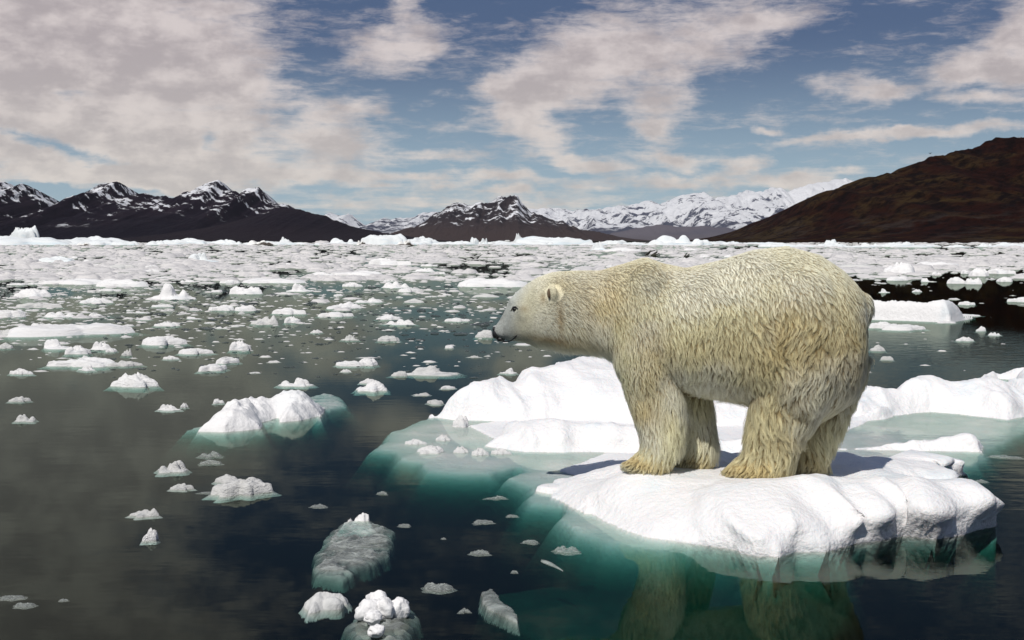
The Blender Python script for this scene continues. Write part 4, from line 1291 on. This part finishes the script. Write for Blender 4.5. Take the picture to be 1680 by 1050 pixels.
FLOW = np.array([   # U, V, du, dv (v down)
    (820, 535, 1, -.5), (832, 515, 1, -.7), (845, 485, 1, -.6), (870, 460, 1, -.1), (870, 520, 1, .35), (860, 555, 1, .6), (905, 485, .9, .4), (950, 445, 1, .2), (950, 510, .85, .55), (930, 572, .12, 1), (880, 566, .3, 1), (990, 578, .1, 1), (950, 555, .5, .9),
    (1000, 470, .7, .7), (1055, 435, 1, .4), (1050, 500, .35, 1), (1050, 570, .05, 1), (1060, 640, .2, 1), (1085, 700, .12, 1), (1075, 735, -.1, 1), (1035, 765, -.9, .35), (1140, 700, .15, 1), (1140, 765, -.5, .6),
    (1130, 443, 1, .35), (1130, 500, .4, 1), (1180, 560, -.02, 1), (1150, 630, -.1, 1), (1220, 640, 0, 1), (1210, 470, .5, 1), (1290, 412, 1, .3), (1280, 460, .6, .9), (1260, 520, .2, 1), (1310, 560, -.35, 1), (1290, 620, -.1, 1), (1265, 690, .15, 1),
    (1265, 735, -.2, 1), (1210, 772, -.9, .35), (1270, 772, -.6, .5), (1360, 430, .9, .6), (1400, 480, .5, 1), (1370, 540, -.1, 1), (1415, 580, .1, 1), (1380, 660, .0, 1), (1330, 720, .1, 1), (1335, 770, -.6, .6)], float)
LEN = np.array([   # U, V, fur length in m
    (815, 540, .005), (832, 545, .009), (835, 515, .011), (850, 485, .014), (860, 550, .016), (880, 460, .018), (890, 520, .022), (905, 485, .014), (940, 445, .022), (950, 510, .03), (930, 574, .085), (880, 568, .05), (960, 576, .09), (1000, 582, .09), (1055, 435, .026), (1050, 500, .034), (1050, 600, .04),
    (1070, 690, .045), (1105, 690, .075), (1105, 725, .085), (1150, 700, .07), (1172, 720, .095), (1060, 765, .028), (1140, 765, .03), (1130, 445, .028), (1180, 520, .042), (1180, 600, .065), (1190, 645, .11), (1150, 640, .10), (1225, 655, .10), (1290, 415, .028), (1300, 480, .042), (1300, 560, .058), (1280, 640, .062), (1270, 710, .07), (1310, 735, .08), (1230, 700, .07),
    (1230, 770, .032), (1330, 770, .035), (1400, 480, .035), (1415, 560, .06), (1425, 540, .055), (1405, 640, .065), (1370, 700, .085), (1350, 740, .08)], float)

def idw(U, V, tab, cols, pw_=3.0):
    d = (U[:, None] - tab[None, :, 0]) ** 2 + (V[:, None] - tab[None, :, 1]) ** 2 + 30
    w = d ** (-pw_ / 2)
    w /= w.sum(1, keepdims=True)
    return w @ tab[:, cols]

bme.calc_loop_triangles()
nt_ = len(bme.loop_triangles)
tri = np.empty(nt_ * 3, np.int32); bme.loop_triangles.foreach_get('vertices', tri); tri = tri.reshape(-1, 3)
area = np.linalg.norm(np.cross(co[tri[:, 1]] - co[tri[:, 0]], co[tri[:, 2]] - co[tri[:, 0]]), axis=1) / 2
cen = co[tri].mean(1)
cu_, cv_ = side(cen)
wgt = area * (1 + 3.5 * (1 - sstep(cu_, 850, 930)))
wgt = wgt * np.where((cu_ < 818) & (cv_ > 530), 0.0, 1.0)

wild_t = sstep(cu_, 1150, 1260) * sstep(cv_, 430, 500)
def sample(n, rg, wg=None):
    wg = wgt if wg is None else wg
    k = rg.choice(len(tri), n, p=wg / wg.sum())
    r1, r2 = np.sqrt(rg.random(n)), rg.random(n)
    b = np.stack([1 - r1, r1 * (1 - r2), r1 * r2], 1)
    p = (co[tri[k]] * b[:, :, None]).sum(1)
    q = (no[tri[k]] * b[:, :, None]).sum(1)
    return p, q / np.linalg.norm(q, axis=1, keepdims=True)

def lie(p, q, rg, jit):
    U, V = side(p)
    fl = idw(U, V, FLOW, [2, 3])
    wild = sstep(U, 1150, 1260) * sstep(V, 450, 520)
    ang = fbm(p, 7.0, 3, 55) * (0.35 + 1.0 * wild) + rg.normal(0, jit, len(p))
    fl = fl / np.linalg.norm(fl, axis=1, keepdims=True)
    c, s = np.cos(ang), np.sin(ang)
    fu, fv = fl[:, 0] * c - fl[:, 1] * s, fl[:, 0] * s + fl[:, 1] * c
    d = fu[:, None] * E_ - fv[:, None] * ZV
    d = d - (d * q).sum(1, keepdims=True) * q
    d = d / np.maximum(np.linalg.norm(d, axis=1, keepdims=True), .15)
    L = idw(U, V, LEN, [2])[:, 0] * KB * (1 + .28 * sstep(V, 630, 670) * (1 - sstep(V, 742, 756)))
    for sg in (-1, 1):                                  # short fur on the ears
        de = np.linalg.norm(p - (EAR[sg] - bear_o), axis=1)
        L = L * (.45 + .55 * sstep(de, .055, .10))
    return d, L, U, V

NP = 6
TT = np.linspace(0, 1, NP)
def strands(p, q, d, L, lift):
    """Curved hairs that rise from the skin and bend over into the lie of the coat."""
    out = np.empty((len(p), NP, 3))
    for i, t in enumerate(TT):
        up = lift * L * (t - .62 * t * t)
        out[:, i] = p + q * up[:, None] + d * (L * (t * .55 + .45 * t * t))[:, None]
        out[:, i, 2] -= .10 * L * t * t
    return out

rg = np.random.default_rng(5)
NG, NH = 38000, 300000
gp, gq = sample(NG, rg, wgt * (1 - .45 * wild_t) * (1 - .35 * sstep(cv_, 620, 660)) * np.where(cu_ < 1000, 1.8, 1))
gd, gL, gU, gV = lie(gp, gq, rg, .22)
gL = gL * rg.uniform(.75, 1.3, NG)
G = strands(gp, gq, gd, gL, rg.uniform(.3, .85, NG) * (.5 + .5 * sstep(gV, 470, 600)))
kd = kdtree.KDTree(NG)
for i, c in enumerate(gp):
    kd.insert(c.tolist(), i)
kd.balance()
hp, hq = sample(NH, rg)
near = np.array([kd.find(c)[1] for c in hp.tolist()])
hd, hL, hU, hV = lie(hp, hq, rg, .10)
hL = hL * rg.uniform(.65, 1.1, NH) * np.where(rg.random(NH) < .08, 1.45, 1)
shag = .5 + .5 * sstep(hV, 470, 600)                    # sleek over the back, shaggier below
S = strands(hp, hq, hd, hL, (rg.uniform(.25, .6, NH) + .5 * (rg.random(NH) < .12)) * shag)
cl = np.minimum((0.30 + .58 * sstep(hU, 870, 960)) * rg.uniform(.75, 1.1, NH), .95)
stray = rg.random(NH) < .13                             # loose guard hairs
cl[stray] *= .15
for i, t in enumerate(TT):
    k = (cl * t ** 0.9)[:, None]
    tgt = G[near, i]
    S[:, i] = S[:, i] * (1 - k) + tgt * k
wave = sstep(hU, 1130, 1260) * .5 + .25
ph = (near * 2.399) % 6.28
for i, t in enumerate(TT):
    sdv = np.cross(hd, hq)
    S[:, i] += sdv * (np.sin(ph + t * 7) * .09 * hL * wave * t)[:, None]
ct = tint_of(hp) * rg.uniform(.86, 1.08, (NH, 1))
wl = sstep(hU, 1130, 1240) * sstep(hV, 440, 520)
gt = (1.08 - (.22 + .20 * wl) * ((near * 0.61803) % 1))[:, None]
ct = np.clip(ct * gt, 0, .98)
hc = bpy.data.hair_curves.new('fur')
hc.add_curves([NP] * NH)
hc.attributes['position'].data.foreach_set('vector', S.reshape(-1).astype(np.float32))
ra = hc.attributes.get('radius') or hc.attributes.new('radius', 'FLOAT', 'POINT')
rad = np.tile(np.array([.0007, .0008, .0008, .0007, .0005, .0002]), NH)
rad = rad * np.repeat(np.where(hU < 880, .62, 1.0), NP)
ra.data.foreach_set('value', rad.astype(np.float32))
ta = hc.attributes.new('tint', 'FLOAT_COLOR', 'CURVE')
ta.data.foreach_set('color', np.concatenate([ct, np.ones((NH, 1))], 1).ravel().astype(np.float32))

def fur_mat():
    m, nt, out = new_mat('bear_fur')
    a = nd(nt, 'ShaderNodeAttribute', _attribute_name='tint')
    hi = nd(nt, 'ShaderNodeHairInfo')
    rt = nd(nt, 'ShaderNodeMix', _data_type='RGBA', _blend_type='MULTIPLY')
    rt.inputs[0].default_value = 1.0
    link(nt, a.outputs['Color'], rt.inputs[6])
    link(nt, mixc(nt, smooth(nt, hi.outputs['Intercept'], 0.0, 0.5), (0.40, 0.29, 0.16), (1.0, 1.0, 1.0)), rt.inputs[7])  # roots darkened in the colour, as shade between the clumps
    ge = nd(nt, 'ShaderNodeNewGeometry')
    at = nd(nt, 'ShaderNodeAttribute', _attribute_name='lie')
    mn = nd(nt, 'ShaderNodeVectorMath', _operation='MULTIPLY_ADD')
    link(nt, ge.outputs['Normal'], mn.inputs[0])
    mn.inputs[1].default_value = (.4, .4, .4)
    link(nt, at.outputs['Vector'], mn.inputs[2])
    nn = nd(nt, 'ShaderNodeVectorMath', _operation='NORMALIZE')
    link(nt, mn.outputs[0], nn.inputs[0])
    d = nd(nt, 'ShaderNodeBsdfDiffuse')
    link(nt, rt.outputs[2], d.inputs['Color'])
    link(nt, nn.outputs[0], d.inputs['Normal'])
    h2 = nd(nt, 'ShaderNodeBsdfHairPrincipled', _model='CHIANG', _parametrization='COLOR')
    link(nt, rt.outputs[2], h2.inputs['Color'])
    h2.inputs['Roughness'].default_value = .5
    h2.inputs['Radial Roughness'].default_value = .7
    mx = nd(nt, 'ShaderNodeMixShader')
    mx.inputs[0].default_value = .2
    link(nt, d.outputs[0], mx.inputs[1])
    link(nt, h2.outputs[0], mx.inputs[2])
    tp = nd(nt, 'ShaderNodeBsdfTransparent')
    m3 = nd(nt, 'ShaderNodeMixShader')
    m3.inputs[0].default_value = .30                     # hollow hairs let some light through
    link(nt, mx.outputs[0], m3.inputs[1])
    link(nt, tp.outputs[0], m3.inputs[2])
    link(nt, m3.outputs[0], out.inputs[0])
    return m

na = hc.attributes.new('lie', 'FLOAT_VECTOR', 'CURVE')
na.data.foreach_set('vector', hq.reshape(-1).astype(np.float32))
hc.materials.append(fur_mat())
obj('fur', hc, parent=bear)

# --- face
m, nt, out = new_mat('black_nose')
p = nd(nt, 'ShaderNodeBsdfPrincipled')
tc = nd(nt, 'ShaderNodeTexCoord').outputs['Object']
p.inputs['Base Color'].default_value = (0.012, 0.012, 0.014, 1)
p.inputs['Roughness'].default_value = .42
link(nt, bump(nt, noise(nt, tc, 160, 3), .6, .004), p.inputs['Normal'])
link(nt, p.outputs[0], out.inputs[0])
M_NOSE = m
m, nt, out = new_mat('dark_eye')
p = nd(nt, 'ShaderNodeBsdfPrincipled')
p.inputs['Base Color'].default_value = (0.01, 0.008, 0.007, 1)
p.inputs['Roughness'].default_value = .08
link(nt, p.outputs[0], out.inputs[0])
M_EYE = m
m, nt, out = new_mat('ear_skin')
p = nd(nt, 'ShaderNodeBsdfPrincipled')
p.inputs['Base Color'].default_value = (0.13, 0.09, 0.055, 1)
p.inputs['Roughness'].default_value = .8
link(nt, p.outputs[0], out.inputs[0])
M_EAR = m
def bear_part(name, vf, mat):
    return obj(name, make_mesh(name, vf[0] - bear_o, vf[1], mat), parent=bear)
bear_part('nose', join([ball(BP(815.5, 547, 0), (.034, .046, .040)), ball(BP(812, 540, -.018), (.018, .02, .018)), ball(BP(812, 540, .018), (.018, .02, .018)), ball(BP(822, 556, 0), (.032, .036, .020))]), M_NOSE)
bm_tree = None
from mathutils.bvhtree import BVHTree
bvh = BVHTree.FromPolygons(co.tolist(), tri.tolist())
def skin_at(px, py, side_sign):
    """Where the middle-plane point's sideways line meets the skin."""
    q = BP(px, py, 0) - bear_o
    hit = bvh.ray_cast(Vector(q + N_ * side_sign * .6), Vector(-N_ * side_sign))
    return np.array(hit[0]) + bear_o if hit[0] else q + bear_o
for sg in (-1, 1):
    e = skin_at(851, 506, sg)
    bear_part('eye', ball(e, (.017, .012, .012)), M_EYE)
    lid = [skin_at(a, b, sg) + N_ * sg * .004 for a, b in ((844, 509), (848, 502.5), (853, 502), (858, 505.5))]
    bear_part('eyelid', tube(lid, [.003, .006, .006, .003]), M_NOSE)
    mo = [skin_at(a, b, sg) + N_ * sg * .004 for a, b in ((822, 560), (828, 560.5), (836, 560), (843, 556.5), (849, 552), (853, 548.5))]
    bear_part('mouth', tube(mo, [.005, .005, .0045, .005, .006, .003]), M_NOSE)
    ie = EAR[sg] - E_ * .027 + N_ * sg * .006 - ZV * .006
    bear_part('inner_ear', ball(ie, (.013, .013, .032)), M_EAR)
print('bear verts', nv, 'objects', len(bpy.data.objects))
